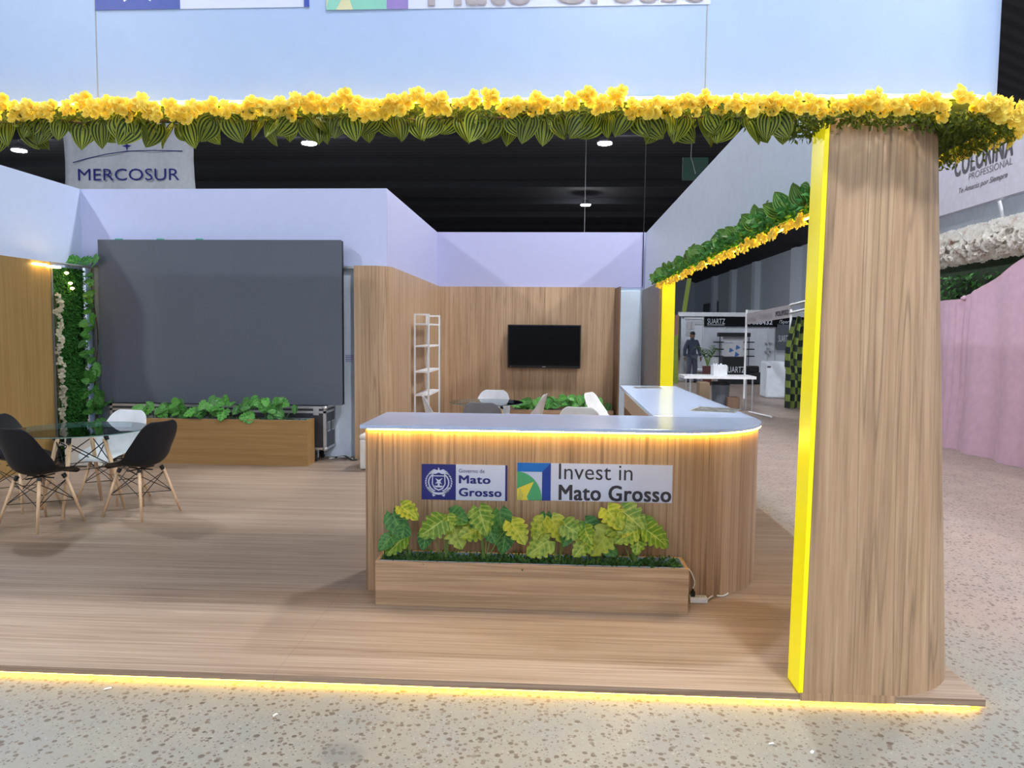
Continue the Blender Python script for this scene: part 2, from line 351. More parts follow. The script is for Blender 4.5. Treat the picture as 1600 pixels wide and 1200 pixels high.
# ---------------------------------------------------------------- mesh helpers
class MB:
    def __init__(s): s.v = []; s.f = []; s.uv = []
    def add(s, vs, fs, uvs=None):
        o = len(s.v); s.v += [tuple(v) for v in vs]; s.f += [tuple(i + o for i in f) for f in fs]
        s.uv += list(uvs) if uvs else [(0, 0)] * len(vs)
        return s
    def box(s, x0, x1, y0, y1, z0, z1):
        v = [(x, y, z) for x in (x0, x1) for y in (y0, y1) for z in (z0, z1)]
        return s.add(v, [(0, 1, 3, 2), (4, 6, 7, 5), (0, 4, 5, 1), (2, 3, 7, 6), (0, 2, 6, 4), (1, 5, 7, 3)])
    def loft(s, rings, cap=True, closed=True):
        n = len(rings[0]); v = [p for r in rings for p in r]; f = []
        for k in range(len(rings) - 1):
            for i in range(n if closed else n - 1):
                j = (i + 1) % n
                f.append((k * n + i, k * n + j, (k + 1) * n + j, (k + 1) * n + i))
        if cap:
            f.append(tuple(range(n))[::-1]); f.append(tuple((len(rings) - 1) * n + i for i in range(n)))
        return s.add(v, f)
    def prism(s, poly, z0, z1):
        return s.loft([[(x, y, z0) for x, y in poly], [(x, y, z1) for x, y in poly]])
    def tube(s, pts, r, n=8, r2=None):
        pts = [Vector(p) for p in pts]; rings = []
        for i, p in enumerate(pts):
            t = (pts[min(i + 1, len(pts) - 1)] - pts[max(i - 1, 0)]).normalized()
            a = t.cross(Vector((0, 0, 1)))
            if a.length < 0.05: a = t.cross(Vector((0, 1, 0)))
            a.normalize(); b = t.cross(a)
            rr = r if r2 is None else r + (r2 - r) * i / (len(pts) - 1)
            rings.append([p + a * math.cos(2 * PI * k / n) * rr + b * math.sin(2 * PI * k / n) * rr for k in range(n)])
        return s.loft(rings)
    def lathe(s, c, prof, n=24):
        rings = [[(c[0] + r * math.cos(2 * PI * k / n), c[1] + r * math.sin(2 * PI * k / n), c[2] + z) for k in range(n)] for r, z in prof]
        return s.loft(rings)
    def inst(s, mb, mat):
        return s.add([mat @ Vector(v) for v in mb.v], mb.f, mb.uv)
    def mesh(s, name, mat=None, smooth=False, off=(0, 0, 0)):
        me = bpy.data.meshes.new(name)
        me.from_pydata([(v[0] - off[0], v[1] - off[1], v[2] - off[2]) for v in s.v], [], s.f)
        ul = me.uv_layers.new(name='uv')
        idx = np.empty(len(me.loops), dtype=np.int32); me.loops.foreach_get('vertex_index', idx)
        ul.data.foreach_set('uv', np.array(s.uv, dtype=np.float32)[idx].ravel())
        if mat: me.materials.append(mat)
        if smooth: me.polygons.foreach_set('use_smooth', [True] * len(me.polygons))
        me.validate(); me.update()
        return me

def tagp(o, label=None, cat=None, group=None, kind=None):
    if label: o['label'] = label
    if cat: o['category'] = cat
    if group: o['group'] = group
    if kind: o['kind'] = kind
    return o
def thing(name, loc, label, cat, group=None, rz=0):
    o = bpy.data.objects.new(name, None); COL.objects.link(o); o.empty_display_size = 0.1
    o.location = loc; o.rotation_euler = (0, 0, rz)
    return tagp(o, label, cat, group)
def wloc(o):
    v = Vector(o.location)
    while o.parent: o = o.parent; v += Vector(o.location)
    return v
def obj(name, mb, mat, parent=None, smooth=False, bevel=0, local=False, autos=False):
    """a mesh given in world metres becomes ONE object (local=True: already in its parent's space)"""
    if parent is None:
        a = np.array(mb.v); off = Vector(((a[:, 0].min() + a[:, 0].max()) / 2, (a[:, 1].min() + a[:, 1].max()) / 2, a[:, 2].min())); loc = off
    else:
        off = Vector((0, 0, 0)) if local else wloc(parent); loc = Vector((0, 0, 0))
    o = bpy.data.objects.new(name, mb.mesh(name, mat, smooth, off)); COL.objects.link(o); o.location = loc
    o.parent = parent
    if bevel:
        b = o.modifiers.new('bevel', 'BEVEL'); b.width = bevel; b.segments = 2; b.limit_method = 'ANGLE'; b.angle_limit = R_(40)
    if autos:
        o.data.polygons.foreach_set('use_smooth', [True] * len(o.data.polygons))
        o.data.set_sharp_from_angle(angle=R_(35))
    return o
def struct(name, mb, mat, parent=None, **kw):
    o = obj(name, mb, mat, parent, **kw)
    if parent is None: o['kind'] = 'structure'
    return o
def B(*a): return MB().box(*a)
def link_copy(mesh, name, mat4, parent):
    o = bpy.data.objects.new(name, mesh); COL.objects.link(o); o.parent = parent
    o.matrix_basis = Matrix.Translation(-wloc(parent)) @ mat4
    return o
def copy_tree(o, parent=None):
    c = o.copy(); COL.objects.link(c); c.parent = parent
    for ch in list(o.children): copy_tree(ch, c)
    return c
def basis(loc, ydir, zdir, s=1.0):
    y = Vector(ydir).normalized(); z = Vector(zdir); z = (z - y * z.dot(y))
    if z.length < 1e-4: z = y.orthogonal()
    z.normalize(); x = y.cross(z)
    m = Matrix((x, y, z)).transposed().to_4x4()
    return Matrix.Translation(loc) @ m @ Matrix.Scale(s, 4)

TXT = {}
def text_mb(s, bold=0.0):
    cu = bpy.data.curves.new('lettering', 'FONT'); cu.body = s; cu.size = 1; cu.resolution_u = 3; cu.space_character = 1.0 + max(0, bold) * 2.2
    o = bpy.data.objects.new('lettering', cu); COL.objects.link(o)
    dg = bpy.context.evaluated_depsgraph_get(); dg.update()
    me = bpy.data.meshes.new_from_object(o.evaluated_get(dg))
    vs = [tuple(v.co) for v in me.vertices]; fs = [tuple(p.vertices) for p in me.polygons]
    bpy.data.objects.remove(o); bpy.data.curves.remove(cu); bpy.data.meshes.remove(me)
    if bold > 0.01:
        n = len(vs); V, F = [], []
        for k, (dx, dy) in enumerate(((-1, -.6), (1, -.6), (-1, .6), (1, .6), (0, 0))):
            V += [(x + dx * bold, y + dy * bold, k * 0.0003) for x, y, z in vs]; F += [tuple(i + k * n for i in f) for f in fs]
        vs, fs = V, F
    return vs, fs
def text_on(name, s, org, xd, up, w, h, mat, parent, bold=0.0, zoff=0.002, slant=0):
    """lettering lying on a plane: fills width w and height h from lower-left point org"""
    vs, fs = text_mb(s, bold); a = np.array(vs)
    x0, x1, y0, y1 = a[:, 0].min(), a[:, 0].max(), a[:, 1].min(), a[:, 1].max()
    xd = Vector(xd).normalized(); up = Vector(up).normalized(); n = xd.cross(up)
    mb = MB()
    out = []
    for v in vs:
        q = (v[0] - x0) / (x1 - x0) * w; r = (v[1] - y0) / (y1 - y0) * h
        out.append(Vector(org) + xd * (q + slant * r) + up * r + n * (zoff + v[2]))
    mb.add(out, fs)
    return obj(name, mb, mat, parent)
def poly_on(name, pts, org, xd, up, mat, parent, zoff=0.001, holes=None):
    xd = Vector(xd).normalized(); up = Vector(up).normalized(); n = xd.cross(up)
    mb = MB()
    for pl in (pts if isinstance(pts[0][0], (tuple, list)) else [pts]):
        mb.add([Vector(org) + xd * x + up * y + n * zoff for x, y in pl], [tuple(range(len(pl)))])
    return obj(name, mb, mat, parent)

# leaf and flower templates: base at the origin, tip towards +Y, face towards +Z
def leaf(L=1.0, Wd=0.8, n=9, peak=0.36, lobes=0.12, droop=0.22, fold=0.14, notch=0.0):
    mb = MB(); cols = (-1, -0.55, 0, 0.55, 1); vs = []; uv = []
    for i in range(n + 1):
        v = i / n
        w = Wd / 2 * (math.sin(PI * min(1, v ** (math.log(0.5) / math.log(peak)))) ** 0.75 + (0.12 if i == 0 else 0)) if 0 < v < 1 else (Wd * 0.16 if v == 0 else 0.004)
        for s in cols:
            k = 1.0
            if notch and abs(s) == 1 and i in (n // 3 + 1, n // 2 + 1, 3 * n // 4): k = 1 - notch
            y = L * v - lobes * L * abs(s) * (1 - v) ** 1.5
            vs.append((s * w * k, y, -droop * L * v * v + fold * Wd * abs(s) * (1 - 0.3 * v)))
            uv.append((s * 0.5 + 0.5, v))
    f = [(i * 5 + j, i * 5 + j + 1, (i + 1) * 5 + j + 1, (i + 1) * 5 + j) for i in range(n) for j in range(4)]
    return mb.add(vs, f, uv)
LEAF_HEART = leaf(1.0, 0.92, 10, 0.36, 0.14, 0.25, 0.10)
LEAF_MON = leaf(1.0, 1.0, 16, 0.38, 0.18, 0.25, 0.10, 0.30)
LEAF_MON2 = leaf(1.0, 0.90, 16, 0.40, 0.16, 0.35, 0.16, 0.12)
LEAF_SMALL = MB().add([(0, 0, 0), (-0.22, 0.45, 0.05), (0, 1, -0.1), (0.22, 0.45, 0.05), (0, 0.45, -0.03)], [(0, 4, 1), (0, 3, 4), (4, 3, 2), (1, 4, 2)], [(0.5, 0), (0, .5), (.5, 1), (1, .5), (.5, .5)])
def flower(np_=5, layers=2, cup=0.5):
    mb = MB()
    for l in range(layers):
        for k in range(np_):
            a = 2 * PI * k / np_ + l * PI / np_; r = 0.5 - 0.14 * l; t = cup + 0.35 * l
            P = []; U = []
            for i, (u, w) in enumerate(((0.0, 0.05), (0.35, 0.24), (0.75, 0.34), (1.0, 0.16))):
                for s in (-1, 0, 1):
                    x = u * r * math.cos(t * u * 0.9); z = u * r * math.sin(t * u * 0.9) + (0.05 if s else 0) * u
                    y = s * w * r * 1.25
                    P.append((x * math.cos(a) - y * math.sin(a), x * math.sin(a) + y * math.cos(a), z)); U.append((0.5 + s * 0.5, u))
            mb.add(P, [(i * 3 + j, i * 3 + j + 1, i * 3 + j + 4, i * 3 + j + 3) for i in range(3) for j in range(2)], U)
    return mb
FLOWER = flower(5, 2, 0.55)
CLUSTER = MB()
for k in range(5):
    a = k * 2.4
    CLUSTER.inst(FLOWER, basis((0.28 * math.cos(a) * (k > 0), 0.28 * math.sin(a) * (k > 0), 0.1), (math.cos(a + 1), math.sin(a + 1), 0.2), (0.5 * math.cos(a), 0.5 * math.sin(a), 1), 0.62))
ROSE = flower(6, 3, 0.9)
MESH = {}
def tmesh(key, mb, mat):
    k = (key, mat.name)
    if k not in MESH: MESH[k] = mb.mesh(key, mat, True)
    return MESH[k]
rnd = random.uniform
def rv(k=1.0): return Vector((rnd(-k, k), rnd(-k, k), rnd(-k, k)))

P = 0.05   # top of the platform
# ================================================================ THE HALL
struct('ground', B(-45, 16, -14, 80, -0.1, 0), M_conc)
struct('ceiling', B(-45, 9, -14, 80, 9.6, 9.75), M_ceil)
struct('ceiling_slope', MB().loft([[(9, -14, 9.6), (15.2, -14, 7.0), (15.2, -14, 7.15), (9, -14, 9.75)], [(9, 80, 9.6), (15.2, 80, 7.0), (15.2, 80, 7.15), (9, 80, 9.75)]]), M_ceil)
struct('wall_right', B(15, 15.3, 6, 80, 0, 7.2), M_hallwall)
struct('wall_end', B(-45, 16, 80, 80.3, 0, 9.75), M_hallwall)
for yy in (69, 62, 55, 46, 38):
    struct('pilaster', B(14.6, 15.0, yy, yy + 0.9, 0, 7.0), M_boothwhite)
for i, yy in enumerate(range(9, 80, 5)):   # roof beams
    struct('ceiling_beam', B(-45, 9, yy, yy + 0.18, 9.25, 9.6), M_ceil)
# ceiling lamps: the seen ones, then unseen rows set for their light
lamp0 = None
LG = 'high bay lamps hanging from the dark ceiling'
lamp_pts = []
for (px, py) in ((483, 225), (945, 225), (30, 236), (915, 321)):
    p = UZ(px, py, 8.9); lamp_pts.append((p.x, p.y))
x1, y1 = lamp_pts[1]; sx = x1 - lamp_pts[0][0]
lamp_pts += [(x, y) for y in (y1 - 18, y1 - 28, y1 - 38) for x in (x1 - sx, x1, 8.3)]  # unseen rows shifted to light the back wall; right-hand column added for brightness
LL = ['round white ceiling lamp second from the left, just under the leafy garland', 'round white ceiling lamp with grey housing, upper right of the four over the television wall',
      'round white ceiling lamp at the far left above the stand wall', 'small distant ceiling lamp, lowest of the ones above the television wall']
for i, (x, y) in enumerate(lamp_pts):
    lab = LL[i] if i < 4 else 'round high bay lamp out of the picture, %s row, %s' % (('middle', 'near', 'rearmost')[(i - 4) // 3], ('left', 'centre', 'added right column')[(i - 4) % 3])
    if lamp0 is None:
        lamp0 = thing('ceiling_lamp', (x, y, 8.9), lab, 'lamp', LG); t = lamp0
        obj('lens', MB().lathe((x, y, 8.9), [(0.01, 0), (0.27, 0), (0.27, 0.03), (0.01, 0.03)], 20), M_lamp, t)
        obj('housing', MB().lathe((x, y, 8.9), [(0.29, 0.032), (0.29, 0.10), (0.12, 0.28), (0.06, 0.32), (0.01, 0.32)], 20), M_lamph, t)
        obj('rod', MB().tube([(x, y, 9.2), (x, y, 9.62)], 0.012, 6), M_lamph, t)
    else:
        t = copy_tree(lamp0); t.location = (x, y, 8.9); t['label'] = lab

# ================================================================ THE STAND: platform and walls
struct('platform', B(-6.2, 1.95, 3.30, 13.6, 0.018, P), M_deck)
struct('platform_base', B(-6.1, 1.90, 3.38, 13.5, 0.0, 0.018), M_black)
t = thing('platform_light_strip', (-2.1, 3.34, 0.0), 'amber light strip glowing under the front edge of the wooden platform', 'light strip')
obj('led_tape', B(-6.1, 1.90, 3.325, 3.335, 0.004, 0.016), M_led3, t)
obj('led_tape', B(1.935, 1.945, 3.335, 7.5, 0.004, 0.016), M_led3, t)

ZT, ZW = 3.455, 2.485
def seam(x, y0, z0, z1, parent):
    return obj('panel_seam', B(x - 0.003, x + 0.003, y0 - 0.001, y0 + 0.002, z0, z1), M_seam, parent)
# rounded front fascia
def arc(cx, cy, r, a0, a1, n=14): return [(cx + r * math.cos(R_(a0 + (a1 - a0) * i / n)), cy + r * math.sin(R_(a0 + (a1 - a0) * i / n))) for i in range(n + 1)]
fp = [(-6.4, 3.33)] + arc(1.70, 3.63, 0.30, -90, 0) + [(2.0, 4.3), (1.96, 4.3)] + list(reversed(arc(1.70, 3.63, 0.26, -90, 0))) + [(-6.4, 3.37)]
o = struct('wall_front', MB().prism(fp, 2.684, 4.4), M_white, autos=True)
seam(-2.09, 3.33, 2.684, 4.4, o); seam(0.645, 3.33, 2.684, 4.4, o)
struct('wall_right_fascia', MB().box(1.6, 1.64, 4.3, 13.26, ZW - 0.05, 3.44).box(1.64, 2.0, 4.3, 13.26, 2.66, 3.44), M_panel)
# back walls
struct('wall_left', B(-6.35, -6.08, 7.3, 9.25, 0.0, ZT), M_whiteblue)
struct('wall_screen', B(-6.08, -2.11, 9.25, 9.5, ZW, ZT), M_lav)
struct('wall_screen_lower', B(-6.08, -2.11, 9.30, 9.5, P, ZW), M_panel)
struct('trim_1', B(-6.08, -2.4, 9.20, 9.31, ZW - 0.03, ZW), M_alu)
struct('wall_centre', MB().box(-2.35, -2.108, 9.5, 13.26, ZW, ZT).box(-2.1099, -2.108, 9.252, 9.5, ZW, ZT), M_lavdim)
struct('wall_centre_lower', B(-2.35, -2.15, 9.5, 13.26, P, ZW), M_panel)
struct('wall_back', B(-2.35, 1.6, 13.26, 13.5, ZW, ZT), M_lavdim)
struct('wall_back_lower', B(-2.35, 1.6, 13.30, 13.5, P, ZW), M_panel)
for zx in (-5.0, -4.0):
    pass
struct('door_1', B(1.13, 1.53, 13.22, 13.30, P, 2.43), M_panel, bevel=0.01)

# wood claddings
cp = [(-2.497, 9.12)] + arc(-2.30, 9.37, 0.25, -90, 0, 10) + [(-2.05, 9.55), (-2.105, 9.55), (-2.105, 9.245), (-2.497, 9.245)]
tagp(obj('wood_panel', MB().prism(cp, P, ZW), M_woodfar, autos=True), 'wood cladding rounding the corner between the big screen and the shelf', 'wall panel')
tagp(obj('wood_panel', B(-2.105, -2.05, 9.551, 13.215, P, ZW), M_woodfar), 'wood cladding of the side wall behind the white metal shelf', 'wall panel')
tagp(obj('wood_panel', B(-2.05, 1.08, 13.22, 13.27, P, ZW), M_woodfar), 'wide wood cladding of the back wall with the television on it', 'wall panel')
tagp(obj('wood_panel', MB().prism([(1.075, 13.21), (1.10, 12.6), (1.125, 12.6), (1.125, 13.21)], P, 2.46), M_brown), 'narrow dark brown upright panel right of the television wall', 'wall panel')
lp = [(-6.079, 7.3), (-5.93, 7.3)] + [(-5.93, 8.2)] + arc(-6.05, 8.38, 0.12, 0, 90, 6) + [(-6.079, 8.5)]
tagp(obj('wood_panel', MB().prism(lp, P, 2.45), M_woodgold), 'honey wood cladding at the left edge behind the black chairs', 'wall panel')

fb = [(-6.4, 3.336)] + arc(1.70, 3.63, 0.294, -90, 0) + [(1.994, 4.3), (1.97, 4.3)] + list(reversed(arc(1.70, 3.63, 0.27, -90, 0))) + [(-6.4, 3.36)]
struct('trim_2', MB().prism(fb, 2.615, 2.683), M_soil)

# ================================================================ columns
def colring(z, x0, yf, cx, r, yb, xi):
    pts = [(x0, yf)] + [(x0 + (cx - x0) * k / 3, yf) for k in (1, 2)] + arc(cx, yf + r, r, -90, 0, 12) + [(cx + r, yb), (xi, yb), (xi, yf + 0.20), (x0, yf + 0.155)]
    return [(x, y, z) for x, y in pts]
t = thing('display_column', (1.55, 3.7, P), 'large tapered wooden column with bright yellow edge at the right front', 'column')
NZ = 6
rings = []
for k in range(NZ + 1):
    q = k / NZ; z = P + (2.62 - P) * q
    rings.append(colring(z, 1.15 + 0.035 * q, 3.30 + 0.03 * q, 1.50 - 0.11 * q, 0.45 - 0.05 * q, 4.1, 1.6 - 0.12 * q))
obj('wood_shell', MB().loft(rings), M_woodcol, t, autos=True)
sk = [(1.135, 3.2965), (1.50, 3.2965), (1.56, 3.2985), (1.135, 3.2985)]
obj('skirt', MB().prism(sk, 0.016, P + 0.004), M_woodcol, t)
r2 = []
for k in range(2):
    z = P + (2.62 - P) * k; x = 1.15 + 0.035 * k; y = 3.30 + 0.03 * k
    r2.append([(x - 0.022, y, z), (x - 0.001, y, z), (x - 0.001, y + 0.155, z), (x - 0.022, y + 0.155, z)])
obj('yellow_light_panel', MB().loft(r2), M_yel, t, bevel=0.002)
t = thing('display_column', (1.75, 12.1, P), 'far wooden column with glowing yellow front edge beyond the counter wing', 'column')
obj('side_panel', B(1.56, 1.64, 11.12, 13.22, P, 2.435), M_greybrown, t)
obj('wood_shell', MB().prism([(1.64, 11.12)] + arc(1.70, 11.20, 0.08, -90, 0, 8) + [(1.78, 13.2), (1.64, 13.2)], P, 2.435), M_woodcol, t, autos=True)
obj('yellow_light_panel', B(1.60, 1.785, 11.07, 11.115, P, 2.435), M_yel, t)

# ================================================================ light strip and garlands on the fascia
t = thing('fascia_light_strip', (-2.2, 3.31, 2.69), 'glowing yellow light strip running along the foot of the white fascia', 'light strip')
sp = [(-6.2, 3.318)] + arc(1.70, 3.63, 0.312, -90, 0) + [(2.012, 5.0)]
sm = MB()
for a, b in zip(sp[:-1], sp[1:]):
    sm.add([(a[0], a[1], 2.686), (b[0], b[1], 2.686), (b[0], b[1], 2.700), (a[0], a[1], 2.700)], [(0, 1, 2, 3)])
    d = Vector((b[0] - a[0], b[1] - a[1])).normalized(); n = (-d.y * 0.008, d.x * 0.008)
chn = MB()
for a, b in zip(sp[:-1], sp[1:]):
    d = Vector((b[0] - a[0], b[1] - a[1], 0)).normalized(); n = Vector((d.y, -d.x, 0)); A = Vector((a[0], a[1], 0)) ; Bv = Vector((b[0], b[1], 0))
    i0, o0 = n * -0.008, n * 0.007
    chn.add([A + i0 + Vector((0, 0, 2.6985)), A + o0 + Vector((0, 0, 2.6985)), Bv + o0 + Vector((0, 0, 2.6985)), Bv + i0 + Vector((0, 0, 2.6985)),
             A + i0 + Vector((0, 0, 2.7)), A + o0 + Vector((0, 0, 2.7)), Bv + o0 + Vector((0, 0, 2.7)), Bv + i0 + Vector((0, 0, 2.7))],
            [(3, 2, 1, 0), (4, 5, 6, 7), (0, 1, 5, 4), (2, 3, 7, 6), (1, 2, 6, 5), (0, 4, 7, 3)])
sm2 = MB().tube([(x, y, 2.692) for x, y in sp], 0.006, 6)
obj('led_tape', sm2, M_led2, t)
obj('aluminium_channel', chn, M_alu, t)
def path(s):
    """distance from x=-6.0 along the foot of the fascia -> point, outward direction, run direction"""
    L1 = 7.7
    if s < L1: return Vector((-6.0 + s, 3.33, 0)), Vector((0, -1, 0)), Vector((1, 0, 0))
    s -= L1; LA = 0.30 * PI / 2
    if s < LA:
        a = -PI / 2 + s / 0.30; return Vector((1.70 + 0.30 * math.cos(a), 3.63 + 0.30 * math.sin(a), 0)), Vector((math.cos(a), math.sin(a), 0)), Vector((-math.sin(a), math.cos(a), 0))
    s -= LA; return Vector((2.0, 3.63 + s, 0)), Vector((1, 0, 0)), Vector((0, 1, 0))
gar = thing('flower_garland', (-1.0, 3.25, 2.6), 'yellow blossom garland with hanging striped leaves along the front fascia', 'garland')
vine = MB()
pts = []
s = 0
while s < 9.4:
    p, n, d = path(s); pts.append(p + n * (0.03 + 0.015 * math.sin(s * 9)) + Vector((0, 0, 2.615 + 0.012 * math.sin(s * 16)))); s += 0.12
obj('vine_stem', vine.tube(pts, 0.006, 6), M_brownstem, gar)
fill = MB(); s = 0.0
for i in range(5200):
    s = rnd(0.0, 9.3) if i < 1400 else rnd(3.3, 9.0)
    p, n, d = path(s)
    right = max(0, min(1, (s - 6.6) / 0.8))
    z = 2.665 - abs(random.gauss(0, 1)) * 0.030 - 0.02 * right
    lo = p + n * rnd(0.0, 0.085) + Vector((0, 0, z - 0.012 - 0.01 * right))
    fill.inst(LEAF_SMALL, basis(lo, n * rnd(-0.2, 1) + d * rnd(-1, 1) + Vector((0, 0, rnd(-1, 0.1))), rv() + n + Vector((0, 0, .5)), rnd(0.018, 0.036)))
# soft underside of sprigs over the column and round the corner
for i in range(4000):
    s = rnd(7.05, 8.7); p, n, d = path(s)
    lo = p - n * rnd(-0.06, 0.26) + Vector((0, 0, 2.62 + (0.02 if s > 8.2 else 0) - rnd(0.0, 0.045 if s < 8 else 0.02)))
    fill.inst(LEAF_SMALL, basis(lo, n * rnd(-1, 1) + d * rnd(-1, 1) + Vector((0, 0, rnd(-1, 0.1))), rv(), rnd(0.02, 0.038)))
tagp(obj('small_leaf_filling', fill, M_sprig, gar, smooth=True), kind='stuff')
fm = tmesh('blossom', CLUSTER, M_fly)
nb = 0; s = 3.30
while nb < 98 and s < 9.0:
    p, n, d = path(s)
    z = 2.645 + random.gauss(0, 0.013) - (0.035 * random.random() if 7.9 < s < 8.2 else 0)
    if random.random() < 0.08 and s < 7.6: z += 0.035
    m = basis(p + n * rnd(0.06, 0.10) + Vector((0, 0, z)), d * math.cos(nb) + Vector((0, 0, math.sin(nb))), n + rv(0.35) + Vector((0, 0, rnd(-.1, .35))), rnd(0.075, 0.105))
    link_copy(fm, 'blossom', m, gar); nb += 1
    s += rnd(0.028, 0.068) if s > 7.4 else rnd(0.038, 0.074)
rest = MB()
s = 0.0
while s < 3.28:
    p, n, d = path(s); rest.inst(CLUSTER, basis(p + n * 0.09 + Vector((0, 0, 2.655 + rnd(-.02, .02))), d + rv(0.3), n + rv(0.3), rnd(0.08, 0.11))); s += 0.06
while s < 9.3:
    if s > 7.75:
        p, n, d = path(s); rest.inst(CLUSTER, basis(p + n * rnd(0.06, 0.12) + Vector((0, 0, 2.615 + rnd(-.04, .03) + 0.04 * max(0, min(1, (s - 8.1) / 0.3)))), d + rv(0.3), n + rv(0.3), rnd(0.08, 0.11)))
    s += 0.03
tagp(obj('blossom_filling', rest, M_fly, gar, smooth=True), kind='stuff')
lm = tmesh('striped_leaf', LEAF_HEART, M_pep)
nl = 0; s = 3.25
while s < 7.45 and nl < 99:
    p, n, d = path(s)
    if s > 6.95 and random.random() < 0.55: s += 0.1; continue
    L = rnd(0.085, 0.128)
    face = n + d * rnd(-1.1, 1.1) + Vector((0, 0, rnd(-0.3, 0.5)))
    tip = Vector((0, 0, -1)) + d * rnd(-0.9, 0.9) + n * rnd(-0.1, 0.5)
    link_copy(lm, 'hanging_leaf', basis(p + n * rnd(0.0, 0.06) + Vector((0, 0, 2.605 + rnd(-0.012, 0.014))), tip, face, L), gar); nl += 1
    s += random.choice((0.02, 0.03, 0.045, 0.055, 0.075))

# garland on the inner side of the right fascia
sg = thing('leaf_garland', (1.55, 8.0, 2.4), 'green leaf garland with yellow blossoms sloping along the inner right fascia', 'garland')
obj('led_tape', B(1.575, 1.585, 4.4, 11.05, ZW - 0.09, ZW - 0.078), M_led2, sg)
obj('mounting_batten', B(1.575, 1.60, 4.4, 11.1, ZW - 0.08, ZW - 0.03), M_black, sg)
fill = MB()
for i in range(5200):
    y = 4.5 + 6.9 * random.random()
    x = 1.6 - abs(random.gauss(0, 0.05)) - 0.01
    fill.inst(LEAF_SMALL, basis((x, y, rnd(2.42, 2.53)), Vector((rnd(-1, 0), rnd(-1, 1), rnd(-0.4, 1))), rv() + Vector((-1, -0.3, 0)), rnd(0.04, 0.075)))
tagp(obj('small_leaf_filling', fill, M_hedge, sg, smooth=True), kind='stuff')
lm2 = tmesh('striped_leaf', LEAF_HEART, M_pepg)
for i in range(99):
    y = 4.6 + 6.7 * (i + random.random() * 0.8) / 99
    link_copy(lm2, 'striped_leaf', basis((1.6 - rnd(0.03, 0.11), y, rnd(2.47, 2.545)), Vector((rnd(-1, -0.1), rnd(-1, 1), rnd(-0.2, 1.0))), Vector((-1, -0.7, rnd(0, 1))), rnd(0.09, 0.14)), sg)
fs = tmesh('blossom', CLUSTER, M_fly)
for i in range(99):
    y = 4.6 + 6.5 * (i + random.random() * 0.6) / 99
    link_copy(fs, 'blossom', basis((1.6 - rnd(0.04, 0.09), y, 2.375 + rnd(-0.012, 0.02)), rv() + Vector((0, 1, 0)), Vector((-1, -0.3, -0.1)) + rv(0.3), rnd(0.06, 0.085)), sg)

# ================================================================ counter
t = thing('reception_counter', (0.1, 6.0, P), 'L-shaped wooden reception counter with lilac white top in the centre', 'counter')
YC = 4.46
def cpoly(yf, xl, xo, r, xo2, ye, xi, xi2, yi): 
    return [(xl, yf)] + arc(xo - r, yf + r, r, -90, 0, 18) + [(xo2, ye), (xi2, ye), (xi, yi), (xl, yi)]
TH = 1.10
front = [(-1.155, YC)] + arc(1.38 - 0.62, YC + 0.62, 0.62, -90, 0, 24) + [(1.37, 5.10), (1.34, 5.10)] + list(reversed(arc(1.34 - 0.58, YC + 0.62, 0.58, -90, 0, 24))) + [(-1.155 + 0.03, YC + 0.04), (-1.125, 5.05), (-1.155, 5.05)]
obj('front_panel', MB().prism(front, P, TH - 0.035), M_wood, t, autos=True)
obj('outer_panel', MB().prism([(1.38, 5.10), (1.335, 8.05), (1.305, 8.05), (1.34, 5.10)], P, TH - 0.03), M_wood, t)
obj('inner_apron', MB().prism([(0.74, 5.16), (0.775, 8.02), (0.80, 8.02), (0.765, 5.16)], TH - 0.22, TH - 0.03), M_wood, t)
obj('end_panel', B(0.775, 1.305, 8.0, 8.03, P, TH - 0.03), M_wood, t)
obj('shelf', B(0.80, 1.30, 5.2, 8.0, 0.55, 0.58), M_wood, t)
for yy in (5.2, 6.1, 7.05):
    obj('divider', B(0.80, 1.30, yy, yy + 0.03, P, TH - 0.03), M_brown, t)
obj('kick_panel', B(-1.12, 0.74, 5.0, 5.03, P, 0.95), M_brown, t)
ft = [(-1.175, 4.40)] + arc(1.392 - 0.66, 4.40 + 0.66, 0.66, -90, 0, 24) + [(1.392, 5.14), (-1.175, 5.14)]
obj('front_top', MB().prism(ft, TH - 0.022, TH), M_top, t, bevel=0.002, autos=False)
obj('side_top', MB().prism([(0.70, 5.146), (1.392, 5.146), (1.34, 8.12), (0.735, 8.12)], TH - 0.03, TH), M_top, t, bevel=0.002)
lp = [(-1.14, YC - 0.012)] + arc(1.38 - 0.62, YC + 0.62, 0.632, -90, -5, 20)
obj('led_tape', MB().tube([(x, y, TH - 0.030) for x, y in lp], 0.005, 6), M_led, t)

# trays let into the top
def slab(name, corners, z0, z1, mat, parent=None): return obj(name, MB().prism(corners, z0, z1), mat, parent)
for pxs, lab in (([(988, 604.5), (1030, 604), (1037, 607.5), (992, 607.5)], 'thin grey display tray on the far end of the counter wing'),
                 ([(1092, 636), (1160, 639), (1148, 646), (1075, 642.5)], 'grey patterned display tray lying at the counter corner')):
    c = [UZ(px, py, TH) for px, py in pxs]; poly = [(q.x, q.y) for q in c]
    area = sum(poly[i][0] * poly[(i + 1) % 4][1] - poly[(i + 1) % 4][0] * poly[i][1] for i in range(4))
    if area < 0: poly = poly[::-1]
    cx = sum(q[0] for q in poly) / 4; cy = sum(q[1] for q in poly) / 4
    tt = thing('display_tray', (cx, cy, TH), lab, 'tray', None)
    slab('frame', poly, TH + 0.0005, TH + 0.004, M_alu, tt)
    inn = [(cx + (x - cx) * 0.93, cy + (y - cy) * 0.93) for x, y in poly]
    slab('surface', inn, TH + 0.0041, TH + 0.005, M_trayg, tt)

